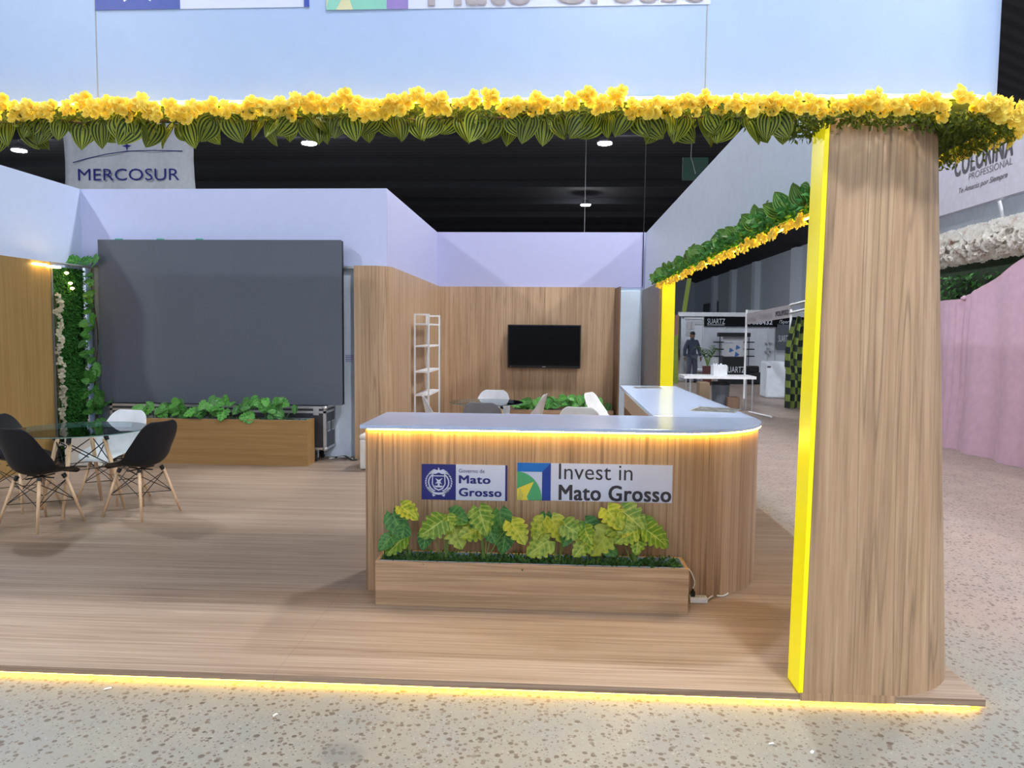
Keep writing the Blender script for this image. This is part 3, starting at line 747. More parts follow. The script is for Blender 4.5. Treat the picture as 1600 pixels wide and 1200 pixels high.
# ---------------------------------------------------------------- signs
def gov_sign(org, w, h, label, glare=False):
    s = thing('printed_sign', (org[0] + w / 2, org[1], org[2]), label, 'sign')
    X, Z = (1, 0, 0), (0, 0, 1); x, y, z = org
    obj('board', B(x, x + w, y - 0.0015, y, z, z + h), M_print, s)
    b = 0.40 * w; yy = y - 0.002
    navy = M_proyal if glare else M_navy  # upper sign: glare painted in as a lighter blue
    obj('blue_field', B(x, x + b, yy - 0.001, yy, z, z + h), navy, s)
    obj('blue_bar', B(x + w * 0.975, x + w, yy - 0.001, yy, z, z + h), navy, s)
    text_on('small_lettering', 'Governo de', (x + 0.435 * w, yy, z + h * 0.77), X, Z, 0.30 * w, h * 0.11, navy, s, 0.0)
    text_on('lettering', 'Mato', (x + 0.435 * w, yy, z + h * 0.47), X, Z, 0.37 * w, h * 0.23, navy, s, 0.032)
    text_on('lettering', 'Grosso', (x + 0.435 * w, yy, z + h * 0.11), X, Z, 0.50 * w, h * 0.235, navy, s, 0.032)
    # emblem: wreath, shield, bird and ribbon
    cx, cz = x + b / 2, z + h * 0.50; u = h * 0.40; e = MB(); ey = yy - 0.002
    def el(pts): e.add([(cx + px * u, ey, cz + pz * u) for px, pz in pts], [tuple(range(len(pts)))])
    for side in (-1, 1):
        for k in range(11):
            a = R_(-62 + k * 11.5); r = 0.80
            for off, tilt in ((0.10, 0.5), (-0.10, -0.5)):
                px, pz = side * (r + off) * math.cos(a), (r + off) * math.sin(a) * 0.95 - 0.02
                d = a + PI / 2 + tilt; dx, dz = side * math.cos(d) * 0.12, math.sin(d) * 0.12; nx, nz = -dz * 0.4, dx * 0.4
                el([(px - dx, pz - dz), (px + nx, pz + nz), (px + dx, pz + dz), (px - nx, pz - nz)])
    # shield outline
    so = [(-0.46, 0.46), (0.46, 0.46), (0.48, -0.15), (0.30, -0.48), (0, -0.62), (-0.30, -0.48), (-0.48, -0.15)]
    for i in range(7):
        a, b2 = so[i], so[(i + 1) % 7]; e.add([(cx + a[0] * u, ey, cz + a[1] * u), (cx + b2[0] * u, ey, cz + b2[1] * u), (cx + b2[0] * u * 0.85, ey, cz + b2[1] * u * 0.85), (cx + a[0] * u * 0.85, ey, cz + a[1] * u * 0.85)], [(0, 1, 2, 3)])
    el([(-0.24, 0.26), (0.0, 0.14), (0.26, 0.28), (0.10, 0.02), (0.24, -0.16), (0.0, -0.05), (-0.26, -0.14), (-0.1, 0.04)])
    el([(-0.30, -0.26), (0.30, -0.26), (0.22, -0.38), (-0.22, -0.38)])
    el([(-0.07, -0.03), (0.07, -0.03), (0.07, -0.3), (-0.07, -0.3)])
    # bird with spread wings on top
    el([(0, 0.92), (0.10, 0.82), (0.32, 0.90), (0.60, 0.72), (0.74, 0.50), (0.46, 0.58), (0.22, 0.56), (0.0, 0.66), (-0.22, 0.56), (-0.46, 0.58), (-0.74, 0.50), (-0.60, 0.72), (-0.32, 0.90), (-0.10, 0.82)])
    el([(-0.06, 0.92), (0.0, 1.02), (0.06, 0.92)])
    # ribbon
    el([(-0.82, -0.42), (-0.62, -0.72), (-0.30, -0.86), (0, -0.90), (0.30, -0.86), (0.62, -0.72), (0.82, -0.42), (0.70, -0.36), (0.52, -0.60), (0.26, -0.72), (0, -0.75), (-0.26, -0.72), (-0.52, -0.60), (-0.70, -0.36)])
    el([(-0.48, -0.84), (-0.20, -0.92), (-0.38, -1.04)]); el([(0.48, -0.84), (0.20, -0.92), (0.38, -1.04)])
    obj('emblem', e, M_print, s)
    return s
def invest_sign(org, w, h, label, glare=False, k=0.218):
    s = thing('printed_sign', (org[0] + w / 2, org[1], org[2]), label, 'sign')
    X, Z = (1, 0, 0), (0, 0, 1); x, y, z = org
    obj('board', B(x, x + w, y - 0.0015, y, z, z + h), M_print, s)
    b = k * w; yy = y - 0.002
    c = (M_blue, M_blue2, M_green, M_star, M_star2) if not glare else (M_proyal, M_pviolet, M_pteal, M_pcream, M_pteal)  # glare on the upper sign is painted in as washed-out print colours
    def pl(name, pts, m, zo): poly_on(name, [(px * b, pz * h) for px, pz in pts], (x, yy, z), X, Z, m, s, zo)
    pl('blue_top_band', [(0, 0.76), (0.74, 0.76), (1, 1), (0, 1)], c[0], 0.001)
    pl('blue_side_band', [(0.74, 0), (1, 0), (1, 1), (0.74, 0.76)], c[1], 0.001)
    q = [(0, 0)] + [(0.74 * math.cos(R_(a)), 0.76 * math.sin(R_(a))) for a in range(0, 91, 6)]
    pl('green_quarter', q, c[2], 0.0015)
    pl('yellow_star', [(0, 0.30), (0.07, 0.34), (0.50, 0.50), (0.29, 0.10), (0.33, 0.0), (0, 0)], c[3], 0.002)
    pl('star_facet', [(0.0, 0.0), (0.07, 0.34), (0.20, 0.13), (0.12, 0.0)], c[4], 0.0023)
    ink = M_inkgrey if glare else M_ink
    text_on('lettering', 'Invest in', (x + 0.27 * w, yy, z + h * 0.575), X, Z, 0.475 * w, h * 0.42, ink, s, 0.004)
    text_on('lettering', 'Mato Grosso', (x + 0.27 * w, yy, z + h * 0.02), X, Z, 0.725 * w, h * 0.42, ink, s, 0.026)
    return s
a = UY(659, 780, YC - 0.001); b = UY(793, 727, YC - 0.001)
gov_sign((a.x, YC - 0.001, a.z), b.x - a.x, b.z - a.z, 'small blue and white government sign with crest on the counter front')
a = UY(808, 781, YC - 0.001); b = UY(1051, 727, YC - 0.001)
invest_sign((a.x, YC - 0.001, a.z), b.x - a.x, b.z - a.z, 'long sign reading Invest in Mato Grosso on the counter front')
gov_sign((-2.088, 3.329, 3.108), 0.985, 0.40, 'large crest sign on the white fascia, cut by the top of the picture', True)
invest_sign((-1.027, 3.329, 3.092), 1.685, 0.40, 'large Mato Grosso sign with coloured square on the white fascia', True)

# ================================================================ planters and plants
def planter(x0, x1, y0, y1, z1, mat, label, rimmat=M_white, moss_n=700):
    t = thing('planter_box', ((x0 + x1) / 2, (y0 + y1) / 2, P), label, 'planter')
    th = 0.02
    m = MB().box(x0, x1, y0, y0 + th, P, z1).box(x0, x1, y1 - th, y1, P, z1).box(x0, x0 + th, y0 + th, y1 - th, P, z1).box(x1 - th, x1, y0 + th, y1 - th, P, z1)
    obj('box', m, mat, t)
    m = MB().box(x0 + th, x1 - th, y0 + th, y0 + th + 0.004, z1 - 0.1, z1 + 0.002).box(x0 + th, x1 - th, y1 - th - 0.004, y1 - th, z1 - 0.1, z1 + 0.002).box(x1 - th - 0.004, x1 - th, y0 + th, y1 - th, z1 - 0.1, z1 + 0.002)
    obj('white_lining', m, rimmat, t)
    obj('moss_bed', B(x0 + th + 0.004, x1 - th - 0.004, y0 + th + 0.004, y1 - th - 0.004, P + 0.02, z1 - 0.03), M_soil, t)
    mm = MB()
    for i in range(moss_n):
        mm.inst(LEAF_SMALL, basis((rnd(x0 + 0.02, x1 - 0.04), rnd(y0 + 0.015, y1 - 0.04), z1 - 0.035 + rnd(0, 0.045)), rv() + Vector((0, 0, 0.6)), rv() + Vector((0, -0.5, 1)), rnd(0.018, 0.036)))
    tagp(obj('ground_foliage', mm, M_moss, t, smooth=True), kind='stuff')
    return t
def plant(basep, leaves, label, group, mats, sizes, name='monstera_plant'):
    t = thing(name, basep, label, 'plant', group)
    for i, (lp, tip, face, L, mat, k) in enumerate(leaves):
        b0 = Vector(lp); mid = (Vector(basep) * 0.45 + b0 * 0.55) + Vector((0, 0, 0.02))
        obj('stem', MB().tube([Vector(basep) + Vector((rnd(-.008, .008), rnd(-.008, .008), -0.01)), mid, b0], 0.0028, 5), M_stem, t)
        link_copy(tmesh('monstera_leaf', (LEAF_MON, LEAF_MON2)[k], mat), 'leaf', basis(b0, tip, face, L), t)
    return t
planter(-1.036, 0.797, 4.215, 4.445, 0.315, M_woodX, 'long low wooden planter box in front of the counter', moss_n=2600)
# front plants: (foot px, [(leaf centre px, py, half size px, dark)])
FP = [(642, [(640, 800, 17, 0), (622, 822, 21, 1), (616, 852, 20, 0), (602, 848, 14, 1), (628, 838, 15, 1)]),
      (696, [(674, 826, 21, 0), (663, 844, 15, 1), (714, 838, 20, 0), (716, 808, 18, 1), (702, 818, 13, 0)]),
      (757, [(734, 832, 18, 0), (754, 816, 21, 0), (784, 820, 21, 1), (788, 848, 17, 1), (810, 832, 20, 0), (742, 812, 14, 1), (768, 836, 14, 1)]),
      (872, [(840, 828, 18, 0), (840, 856, 20, 0), (872, 828, 20, 0), (898, 830, 18, 0), (852, 818, 14, 1), (886, 840, 14, 1)]),
      (930, [(908, 856, 17, 0), (928, 828, 18, 1), (938, 848, 23, 0), (918, 838, 15, 0), (954, 860, 13, 1)]),
      (991, [(960, 810, 20, 0), (992, 814, 23, 0), (964, 828, 18, 0), (976, 838, 17, 0), (996, 852, 14, 0), (1028, 840, 21, 0), (1016, 820, 14, 1), (1008, 834, 13, 1)])]
PLN = ['leafy monstera at the left end of the front planter', 'monstera second from the left in the front planter', 'bushy monstera left of centre in the front planter',
       'monstera right of centre in the front planter', 'low monstera second from the right in the front planter', 'tallest monstera at the right end of the front planter']
for (fx, lv), lab in zip(FP, PLN):
    foot = UY(fx, 872, 4.32); foot.z = 0.285
    L = []
    for j, (px, py, hs, dk) in enumerate(lv):
        yy = 4.27 + rnd(-0.04, 0.05) + (0.05 if dk else 0)
        c = UY(px, py, yy); ln = 2.12 * hs * yy / FPX
        dx = (c.x - foot.x) * 5
        tip = Vector((max(-1, min(1, dx)) + rnd(-0.9, 0.9), -0.35, rnd(-1.0, -0.1) if py > 815 else rnd(-0.6, 0.9))).normalized()
        L.append((c - tip * ln * 0.5, tip, Vector((rnd(-0.6, 0.6), -1, rnd(0.1, 1.2))), ln, M_mond if dk else M_mon, j % 2))
    plant(foot, L, lab, 'monstera plants in the front planter', None, None)

planter(UZ(178, 727, P).x, UZ(482, 728, P).x, 8.58, 8.84, 0.60, M_woodgoldX, 'wide honey wood planter box below the big screen', M_alu, 500)
XPR = UZ(482, 728, P).x
def rand_plants(x0, x1, y, z, n, hmin, hmax, L0, L1, words, group, mats, nleaf=6):
    for i in range(n):
        fx = x0 + (x1 - x0) * (i + 0.5) / n
        L = []
        for j in range(nleaf):
            c = Vector((fx + rnd(-0.17, 0.17), y - 0.03 + rnd(-0.09, 0.04), z + rnd(hmin, hmax)))
            tip = Vector((rnd(-1, 1), rnd(-0.8, 0), rnd(-0.8, 0.3))); ln = rnd(L0, L1)
            L.append((c - tip.normalized() * ln * 0.4, tip, Vector((rnd(-.4, .4), -1, rnd(0.2, 0.9))), ln, random.choice(mats), j % 2))
        plant((fx, y, z - 0.03), L, words[i], group, None, None)
ordw = ['first', 'second', 'third', 'fourth', 'fifth', 'sixth', 'seventh', 'eighth']
rand_plants(-4.95, XPR - 0.22, 8.70, 0.60, 8, 0.02, 0.23, 0.10, 0.17, ['green monstera under the big screen, %s from the left' % w for w in ordw], 'monstera plants under the big screen', [M_mong, M_mong, M_mond], 7)
planter(-0.95, 1.06, 12.86, 13.10, 0.32, M_woodX, 'wooden planter box at the foot of the television wall', M_alu, 300)
rand_plants(-0.75, 1.05, 12.98, 0.32, 6, 0.03, 0.22, 0.12, 0.18, ['green monstera below the television, %s from the left' % w for w in ordw], 'monstera plants below the television', [M_mong, M_mong, M_mond], 7)

# ================================================================ greenery at the left corner
g = thing('green_wall', (-6.0, 8.85, P), 'tall panel of dense green foliage in the left corner', 'foliage panel')
obj('backing_panel', B(-6.078, -6.05, 8.52, 9.19, P, 2.42), M_soil, g)
hm = MB()
for i in range(13000):
    hm.inst(LEAF_SMALL, basis((-6.05 + rnd(0, 0.05), rnd(8.53, 9.18), rnd(P + 0.02, 2.42)), Vector((rnd(0.2, 1), rnd(-1, 0.4), rnd(-1, 0.4))), rv() + Vector((1, -0.6, 0.6)), rnd(0.022, 0.042)))
tagp(obj('dense_leaves', hm, M_hedge, g, smooth=True), kind='stuff')
g = thing('corner_frame', (-5.97, 9.2, P), 'slim aluminium frame around the green foliage panel', 'frame')
for (x, y) in ((-5.98, 8.50), (-5.9, 9.17)):
    obj('post', B(x - 0.015, x + 0.015, y - 0.015, y + 0.015, P, 2.46), M_alu, g)
obj('top_rail', MB().tube([(-5.98, 8.50, 2.455), (-5.9, 9.17, 2.455)], 0.014, 6), M_alu, g)
g = thing('spot_light_string', (-5.95, 8.3, 2.47), 'row of small warm spotlights along the top of the green panel', 'lights')
for (px, py) in ((62, 413), (84, 417)):
    q = UX(px, py, -5.9); obj('bulb', MB().box(q.x - 0.03, q.x + 0.03, q.y - 0.09, q.y + 0.09, q.z - 0.012, q.z + 0.012), M_bulb, g, bevel=0.005)
for (px, py) in ((104, 427), (110, 443), (113, 451)):
    q = UX(px, py, -5.95); obj('bulb', MB().lathe(q, [(0.005, -0.015), (0.024, 0), (0.024, 0.01), (0.005, 0.02)], 10), M_bulb, g)
g = thing('white_flower_vine', (-5.93, 8.52, P), 'hanging vine of ivory white blossoms beside the honey wood cladding', 'flower vine')
obj('vine_stem', MB().tube([(-5.95, 8.53, P + 0.1), (-5.94, 8.50, 1.2), (-5.95, 8.52, 2.1)], 0.006, 6), M_brownstem, g)
fw = tmesh('ivory_blossom', CLUSTER, M_flw)
for i in range(44):
    z = 0.25 + 1.85 * (i + random.random() * 0.5) / 44
    link_copy(fw, 'blossom', basis((-5.92 + rnd(-.02, .03), 8.52 + rnd(-0.03, 0.04), z), rv(), Vector((1, -1, 0.2)) + rv(0.5), rnd(0.055, 0.085)), g)
g = thing('climbing_vine', (-5.86, 9.1, P), 'climbing plant with broad green leaves on the corner post left of the screen', 'vine')
pts = [(-5.86 + 0.02 * math.sin(z * 5), 9.13 + 0.02 * math.cos(z * 4), z) for z in [0.3 + 0.15 * k for k in range(16)]]
obj('vine_stem', MB().tube(pts, 0.008, 6), M_brownstem, g)
lg = tmesh('monstera_leaf', LEAF_HEART, M_mong); lg2 = tmesh('monstera_leaf', LEAF_MON, M_mond); lg3 = tmesh('monstera_leaf', LEAF_MON, M_mong)
for i in range(46):
    if i < 30: z = 0.9 + 1.5 * i / 30; L = rnd(0.08, 0.13); dx = 0.05
    elif i < 43: z = rnd(0.45, 1.1); L = rnd(0.15, 0.21); dx = 0.17
    else: z = 2.50; L = 0.2; dx = 0.14
    tip = Vector((rnd(-1, 1), rnd(-1, -0.1), rnd(-0.9, 0.5) if i < 43 else 0.3))
    link_copy(random.choice((lg, lg, lg2, lg3)), 'leaf', basis((-5.86 + rnd(-dx, dx), 9.08 + rnd(-0.08, 0.03), z), tip, Vector((rnd(-.3, .6), -1, rnd(0, 0.8))), L), g)

# ================================================================ big LED screen, case, cables
YS = 9.02
a = UY(160, 628, YS); b = UY(533, 375, YS)
s = thing('led_screen', ((a.x + b.x) / 2, YS + 0.06, a.z), 'huge dark grey video screen wall standing behind the long planter', 'screen')
obj('screen_face', B(a.x, b.x, YS, YS + 0.02, a.z, b.z), M_screen, s)
obj('cabinet', B(a.x + 0.005, b.x - 0.005, YS + 0.021, YS + 0.11, a.z + 0.005, b.z - 0.005), M_black, s)
for px in (186, 251, 312):
    q = UY(px, 371, YS + 0.05); obj('green_tab', B(q.x - 0.045, q.x + 0.045, YS + 0.03, YS + 0.05, b.z, b.z + 0.018), plain('green_tab_plastic', (0.05, 0.45, 0.30), 0.5) if 'green_tab_plastic' not in MATS else MATS['green_tab_plastic'], s)
for x in (a.x + 0.3, b.x - 0.6):
    obj('support_rail', B(x, x + 0.06, YS + 0.115, YS + 0.17, a.z, b.z - 0.2), M_black, s)
# flight case
x1 = UY(509, 700, 8.86).x; x0 = UY(171, 640, 8.86).x; z0, z1 = 0.20, a.z - 0.003; y0, y1 = 8.88, 9.28
x1 = UY(509, 700, 8.88).x
s = thing('flight_case', ((x0 + x1) / 2, 9.08, P), 'black equipment case with aluminium edges on castors under the screen', 'case')
obj('case_body', B(x0, x1, y0, y1, z0, z1), M_case, s)
e = MB(); w = 0.028; q = 0.004
for (xx) in (x0, x1):
    for (yy) in (y0, y1):
        sx_ = (-q, w) if xx == x0 else (-w, q); sy_ = (-q, w) if yy == y0 else (-w, q)
        e.box(xx + sx_[0], xx + sx_[1], yy + sy_[0], yy + sy_[1], z0, z1)
for zz in (z0, z1 - w, z1 - 0.085):
    e.box(x0 - q, x1 + q, y0 - q, y0, zz, zz + w); e.box(x1, x1 + q, y0, y1, zz, zz + w); e.box(x0 - q, x0, y0, y1, zz, zz + w)
obj('edge_trim', e, M_alu, s)
for zz in (z0 + 0.01, z1 - 0.02):
    obj('ball_corner', MB().lathe((x1 - 0.01, y0 + 0.01, zz - 0.02), [(0.002, -0.01), (0.026, 0), (0.034, 0.02), (0.026, 0.04), (0.002, 0.05)], 12), M_alu, s, smooth=True)
obj('latch', B(x1 - 0.15, x1 - 0.08, y0 - 0.014, y0 - 0.004, z1 - 0.11, z1 - 0.01), M_alu, s, bevel=0.003)
for yy in (y0 + 0.06, y0 + 0.24):
    f_ = MB().box(x1 + 0.0045, x1 + 0.009, yy, yy + 0.11, 0.42, 0.435).box(x1 + 0.0045, x1 + 0.009, yy, yy + 0.11, 0.53, 0.545).box(x1 + 0.0045, x1 + 0.009, yy, yy + 0.014, 0.435, 0.53).box(x1 + 0.0045, x1 + 0.009, yy + 0.096, yy + 0.11, 0.435, 0.53).box(x1 + 0.0045, x1 + 0.012, yy + 0.045, yy + 0.065, 0.44, 0.525)
    obj('recessed_handle', f_, M_alu, s)
for xx in (x0 + 0.15, x1 - 0.14):
    for yy in (y0 + 0.06, y1 - 0.08):
        c = MB()
        rings = [[(xx + dx, yy + r * math.cos(2 * PI * k / 16), P + 0.05 + r * math.sin(2 * PI * k / 16)) for k in range(16)] for dx, r in ((-0.018, 0.042), (-0.012, 0.05), (0.012, 0.05), (0.018, 0.042))]
        w_ = obj('castor', c.loft(rings), M_rubber, s)
        obj('castor_fork', MB().box(xx - 0.028, xx - 0.022, yy - 0.02, yy + 0.02, P + 0.045, z0).box(xx + 0.022, xx + 0.028, yy - 0.02, yy + 0.02, P + 0.045, z0).box(xx - 0.03, xx + 0.03, yy - 0.03, yy + 0.03, z0 - 0.02, z0), M_alu, w_)
def cable(pts, r, mat, label, name='cable'):
    # smooth the control points
    P_ = [Vector(p) for p in pts]; out = []
    for i in range(len(P_) - 1):
        p0, p1, p2, p3 = P_[max(i - 1, 0)], P_[i], P_[i + 1], P_[min(i + 2, len(P_) - 1)]
        for k in range(6):
            u = k / 6; out.append(0.5 * ((2 * p1) + (p2 - p0) * u + (2 * p0 - 5 * p1 + 4 * p2 - p3) * u * u + (3 * p1 - p0 - 3 * p2 + p3) * u ** 3))
    out.append(P_[-1])
    o = obj(name, MB().tube(out, r, 6), mat, smooth=True)
    if label: tagp(o, label, 'cable')
    return o
zf = P + 0.012
cable([(-2.80, 9.05, zf), (-2.74, 9.16, zf), (-2.66, 9.10, zf + 0.02), (-2.60, 9.17, zf), (-2.52, 9.08, zf)], 0.009, M_paper, 'white tangled cable on the floor right of the equipment case')
cable([(-2.78, 9.12, zf), (-2.66, 9.20, zf + 0.01), (-2.58, 9.06, zf + 0.02), (-2.50, 9.0, zf), (-2.45, 9.03, zf)], 0.011, M_rubber, 'black tangled cable on the floor right of the equipment case')
# notice on the white panel
q = UY(548, 560, 9.299)
n_ = thing('taped_notice', (q.x, 9.295, q.z), 'small blue printed strip on the white panel right of the screen', 'notice')
obj('paper', B(q.x - 0.07, q.x + 0.055, 9.292, 9.299, q.z - 0.055, q.z + 0.055), M_print, n_)
m = MB()
for k in range(4): m.box(q.x - 0.065, q.x + 0.045 - 0.01 * k, 9.2905, 9.2915, q.z + 0.03 - 0.022 * k, q.z + 0.036 - 0.022 * k)
obj('printed_lines', m, M_proyal, n_)

# ================================================================ television and shelf
a = UY(793, 574.5, 13.1); b = UY(908, 508, 13.1)
s = thing('television', ((a.x + b.x) / 2, 13.15, a.z), 'black flat television mounted on the wood back wall', 'television')
obj('housing', B(a.x, b.x, 13.10, 13.16, a.z, b.z), M_black, s, bevel=0.006)
obj('screen', B(a.x + 0.02, b.x - 0.02, 13.096, 13.10, a.z + 0.045, b.z - 0.02), M_blackg, s)
obj('wall_bracket', B((a.x + b.x) / 2 - 0.2, (a.x + b.x) / 2 + 0.2, 13.16, 13.22, a.z + 0.2, b.z - 0.2), M_black, s)
obj('power_light', B(a.x + 0.05, a.x + 0.065, 13.092, 13.0985, a.z + 0.02, a.z + 0.03), M_orange, s)
obj('maker_mark', B((a.x + b.x) / 2 - 0.03, (a.x + b.x) / 2 + 0.03, 13.094, 13.0985, a.z + 0.018, a.z + 0.028), M_alu, s)
s = thing('shelf_unit', (-1.91, 11.1, P), 'tall white open metal shelf unit beside the curved wood cladding', 'shelf')
xs, ys = (-2.0, -1.80), (10.55, 11.55)
for x in xs:
    for y in ys:
        obj('post', B(x - 0.012, x + 0.012, y - 0.012, y + 0.012, P, 1.93), M_steel, s)
obj('top_frame', MB().box(-2.0, -1.8, 10.54, 10.56, 1.906, 1.93).box(-2.0, -1.8, 11.54, 11.56, 1.906, 1.93), M_steel, s)
for z in (0.38, 0.75, 1.09, 1.46, 1.78):
    obj('shelf_board', B(-2.0, -1.8, 10.54, 11.56, z - 0.012, z + 0.012), M_steel, s)

# ================================================================ chairs and tables
def shell_mb():
    prof = [(0.235, 0.405, 0.13), (0.225, 0.425, 0.185), (0.15, 0.435, 0.225), (0.05, 0.428, 0.238), (-0.06, 0.425, 0.245), (-0.145, 0.442, 0.250), (-0.195, 0.50, 0.250),
            (-0.215, 0.57, 0.245), (-0.232, 0.65, 0.236), (-0.25, 0.73, 0.218), (-0.265, 0.80, 0.185), (-0.272, 0.835, 0.12)]
    cur = [0.0, 0.01, 0.04, 0.065, 0.09, 0.125, 0.13, 0.115, 0.075, 0.05, 0.03, 0.02]
    mb = MB(); S = [-1, -0.85, -0.6, -0.3, 0, 0.3, 0.6, 0.85, 1]; vs = []
    for i, (y, z, w) in enumerate(prof):
        a = prof[min(i + 1, len(prof) - 1)]; b = prof[max(i - 1, 0)]
        ty, tz = a[0] - b[0], a[1] - b[1]; l = math.hypot(ty, tz); ny, nz = -tz / l, ty / l
        if nz < 0 and i < 5: ny, nz = -ny, -nz
        if i >= 5: ny, nz = abs(ny), abs(nz) if True else nz
        for q in S:
            k = cur[i] * abs(q) ** 2.2
            vs.append((q * w, y + ny * k, z + nz * k))
    n = len(S)
    return mb.add(vs, [(i * n + j, i * n + j + 1, (i + 1) * n + j + 1, (i + 1) * n + j) for i in range(len(prof) - 1) for j in range(n - 1)])
SHELL = shell_mb()
def chair(mat, label, group):
    t = thing('shell_chair', (0, 0, 0), label, 'chair', group)
    o = obj('shell_seat', SHELL, mat, t, smooth=True, local=True)
    m = o.modifiers.new('solid', 'SOLIDIFY'); m.thickness = 0.010; m.offset = 0
    m = o.modifiers.new('sub', 'SUBSURF'); m.levels = 1; m.render_levels = 2
    top = [(-0.13, 0.12), (0.13, 0.12), (0.13, -0.12), (-0.13, -0.12)]
    bot = [(-0.215, 0.215), (0.215, 0.215), (0.215, -0.225), (-0.215, -0.225)]
    for (a, b) in zip(top, bot):
        l = obj('leg', MB().tube([(a[0], a[1], 0.395), ((a[0] * .5 + b[0] * .5), (a[1] * .5 + b[1] * .5), 0.2), (b[0], b[1], 0.0)], 0.0155, 8, 0.010), M_leg, t, smooth=True, local=True)
        obj('black_bracket', MB().tube([(a[0] * 0.9, a[1] * 0.9, 0.418), (a[0], a[1], 0.385)], 0.018, 8), M_wire, l, local=True)
    w = MB(); mid = lambda a, b, q: (a[0] + (b[0] - a[0]) * q, a[1] + (b[1] - a[1]) * q, 0.395 * (1 - q))
    for i in range(4):
        j = (i + 1) % 4
        w.tube([mid(top[i], bot[i], 0.06), mid(top[j], bot[j], 0.52)], 0.0035, 5); w.tube([mid(top[j], bot[j], 0.06), mid(top[i], bot[i], 0.52)], 0.0035, 5)
    w.tube([mid(top[0], bot[0], 0.52), mid(top[2], bot[2], 0.52)], 0.0035, 5); w.tube([mid(top[1], bot[1], 0.52), mid(top[3], bot[3], 0.52)], 0.0035, 5)
    w.box(-0.14, 0.14, -0.008, 0.008, 0.400, 0.408); w.box(-0.008, 0.008, -0.13, 0.13, 0.400, 0.408)
    obj('wire_brace', w, M_wire, t, local=True)
    return t
def put(src, first, x, y, face, label, group):
    o = src if first else copy_tree(src)
    o.location = (x, y, P); o.rotation_euler = (0, 0, math.atan2(face[1], face[0]) - PI / 2); o['label'] = label; o['group'] = group
    return o
cb = chair(M_chairblack, '', ''); cw = chair(M_chairwhite, '', ''); cg = chair(M_chairgrey, '', '')
G1 = 'shell chairs round the front glass table'; G2 = 'shell chairs in the lounge behind the counter'
q = UZ(222, 803, P); put(cb, True, q.x, q.y, (-1, 0.30), 'black shell chair on the right side of the front glass table', G1)
q = UZ(66, 820, P); put(cb, False, q.x, q.y, (0.25, 0.97), 'nearest black shell chair, seen from behind at the left', G1)
q = UZ(34, 792, P); put(cb, False, q.x, q.y, (1, -0.12), 'black shell chair cut off by the left edge behind the nearest one', G1)
_d = ray(205, 641); _t = (P + 0.83 - CZ) / _d.z; put(cw, True, _d.x * _t - 0.04, _d.y * _t - 0.26, (-0.15, -1), 'white shell chair behind the front glass table, facing us', G1)
def topat(px, py): 
    d = ray(px, py); t = (P + 0.82 - CZ) / d.z; return d.x * t, d.y * t
for (px, py, face, src, fi, lab) in (
        (661, 620.5, (1, 0.25), cw, False, 'white shell chair at far left, in profile before the shelf unit'),
        (773, 611, (-0.15, -1), cw, False, 'white shell chair facing us behind the far glass table'),
        (752, 631, (0.05, 1), cg, True, 'dark grey shell chair with its back to us before the far table'),
        (853, 617, (-1, 0.15), cw, False, 'white shell chair in profile right of the far glass table'),
        (919, 615, (1, -0.5), cw, False, 'white shell chair at the right, turned towards the counter wing'),
        (905, 638, (0.1, 1), cw, False, 'white shell chair whose rounded back just rises above the counter')):
    x, y = topat(px, py); f_ = Vector(face).normalized()
    put(src, fi, x + f_.x * 0.26, y + f_.y * 0.26, face, lab, G2)
def glass_table(x, y, r, h, label, rot=0.4):
    t = thing('glass_table', (x, y, P), label, 'table', 'round glass tables')
    z = P + h
    obj('glass_top', MB().lathe((x, y, z), [(0.001, -0.010), (r - 0.002, -0.010), (r, -0.008), (r, -0.002), (r - 0.002, 0), (0.001, 0)], 64), M_glass, t)
    obj('glass_rim', MB().loft([[(x + q_ * math.cos(2 * PI * k / 64), y + q_ * math.sin(2 * PI * k / 64), z + h_) for k in range(64)] for q_, h_ in ((r + 0.0005, -0.008), (r + 0.002, -0.008), (r + 0.002, -0.002), (r + 0.0005, -0.002), (r + 0.0005, -0.008))], cap=False), M_gedge, t)
    w = MB(); tp = []; bt = []
    for k in range(4):
        a = rot + k * PI / 2; tp.append((x + 0.20 * math.cos(a), y + 0.20 * math.sin(a))); bt.append((x + 0.36 * math.cos(a), y + 0.36 * math.sin(a)))
        l = obj('leg', MB().tube([(tp[k][0], tp[k][1], z - 0.09), (bt[k][0], bt[k][1], P)], 0.020, 8, 0.014), M_leg, t, smooth=True)
        obj('black_ferrule', MB().tube([(tp[k][0], tp[k][1], z - 0.0105), (tp[k][0] + 0.022 * math.cos(a), tp[k][1] + 0.022 * math.sin(a), z - 0.10)], 0.021, 8), M_wire, l)
    md = lambda k, q: (tp[k][0] + (bt[k][0] - tp[k][0]) * q, tp[k][1] + (bt[k][1] - tp[k][1]) * q, z - 0.05 - (h - 0.05) * q)
    for k in range(4):
        j = (k + 1) % 4; w.tube([md(k, 0.08), md(j, 0.42)], 0.005, 5); w.tube([md(j, 0.08), md(k, 0.42)], 0.005, 5)
        w.tube([md(k, 0.42), md(j, 0.42)], 0.004, 5)
    obj('wire_brace', w, M_wire, t)
    return t
q = UZ(126, 670, P + 0.73); glass_table(q.x, q.y, 0.55, 0.73, 'round glass table with wooden legs at the left front', 0.15)
q = UZ(760, 628, P + 0.73); glass_table(q.x, q.y, 0.47, 0.73, 'round glass table in the lounge behind the counter', 0.5)
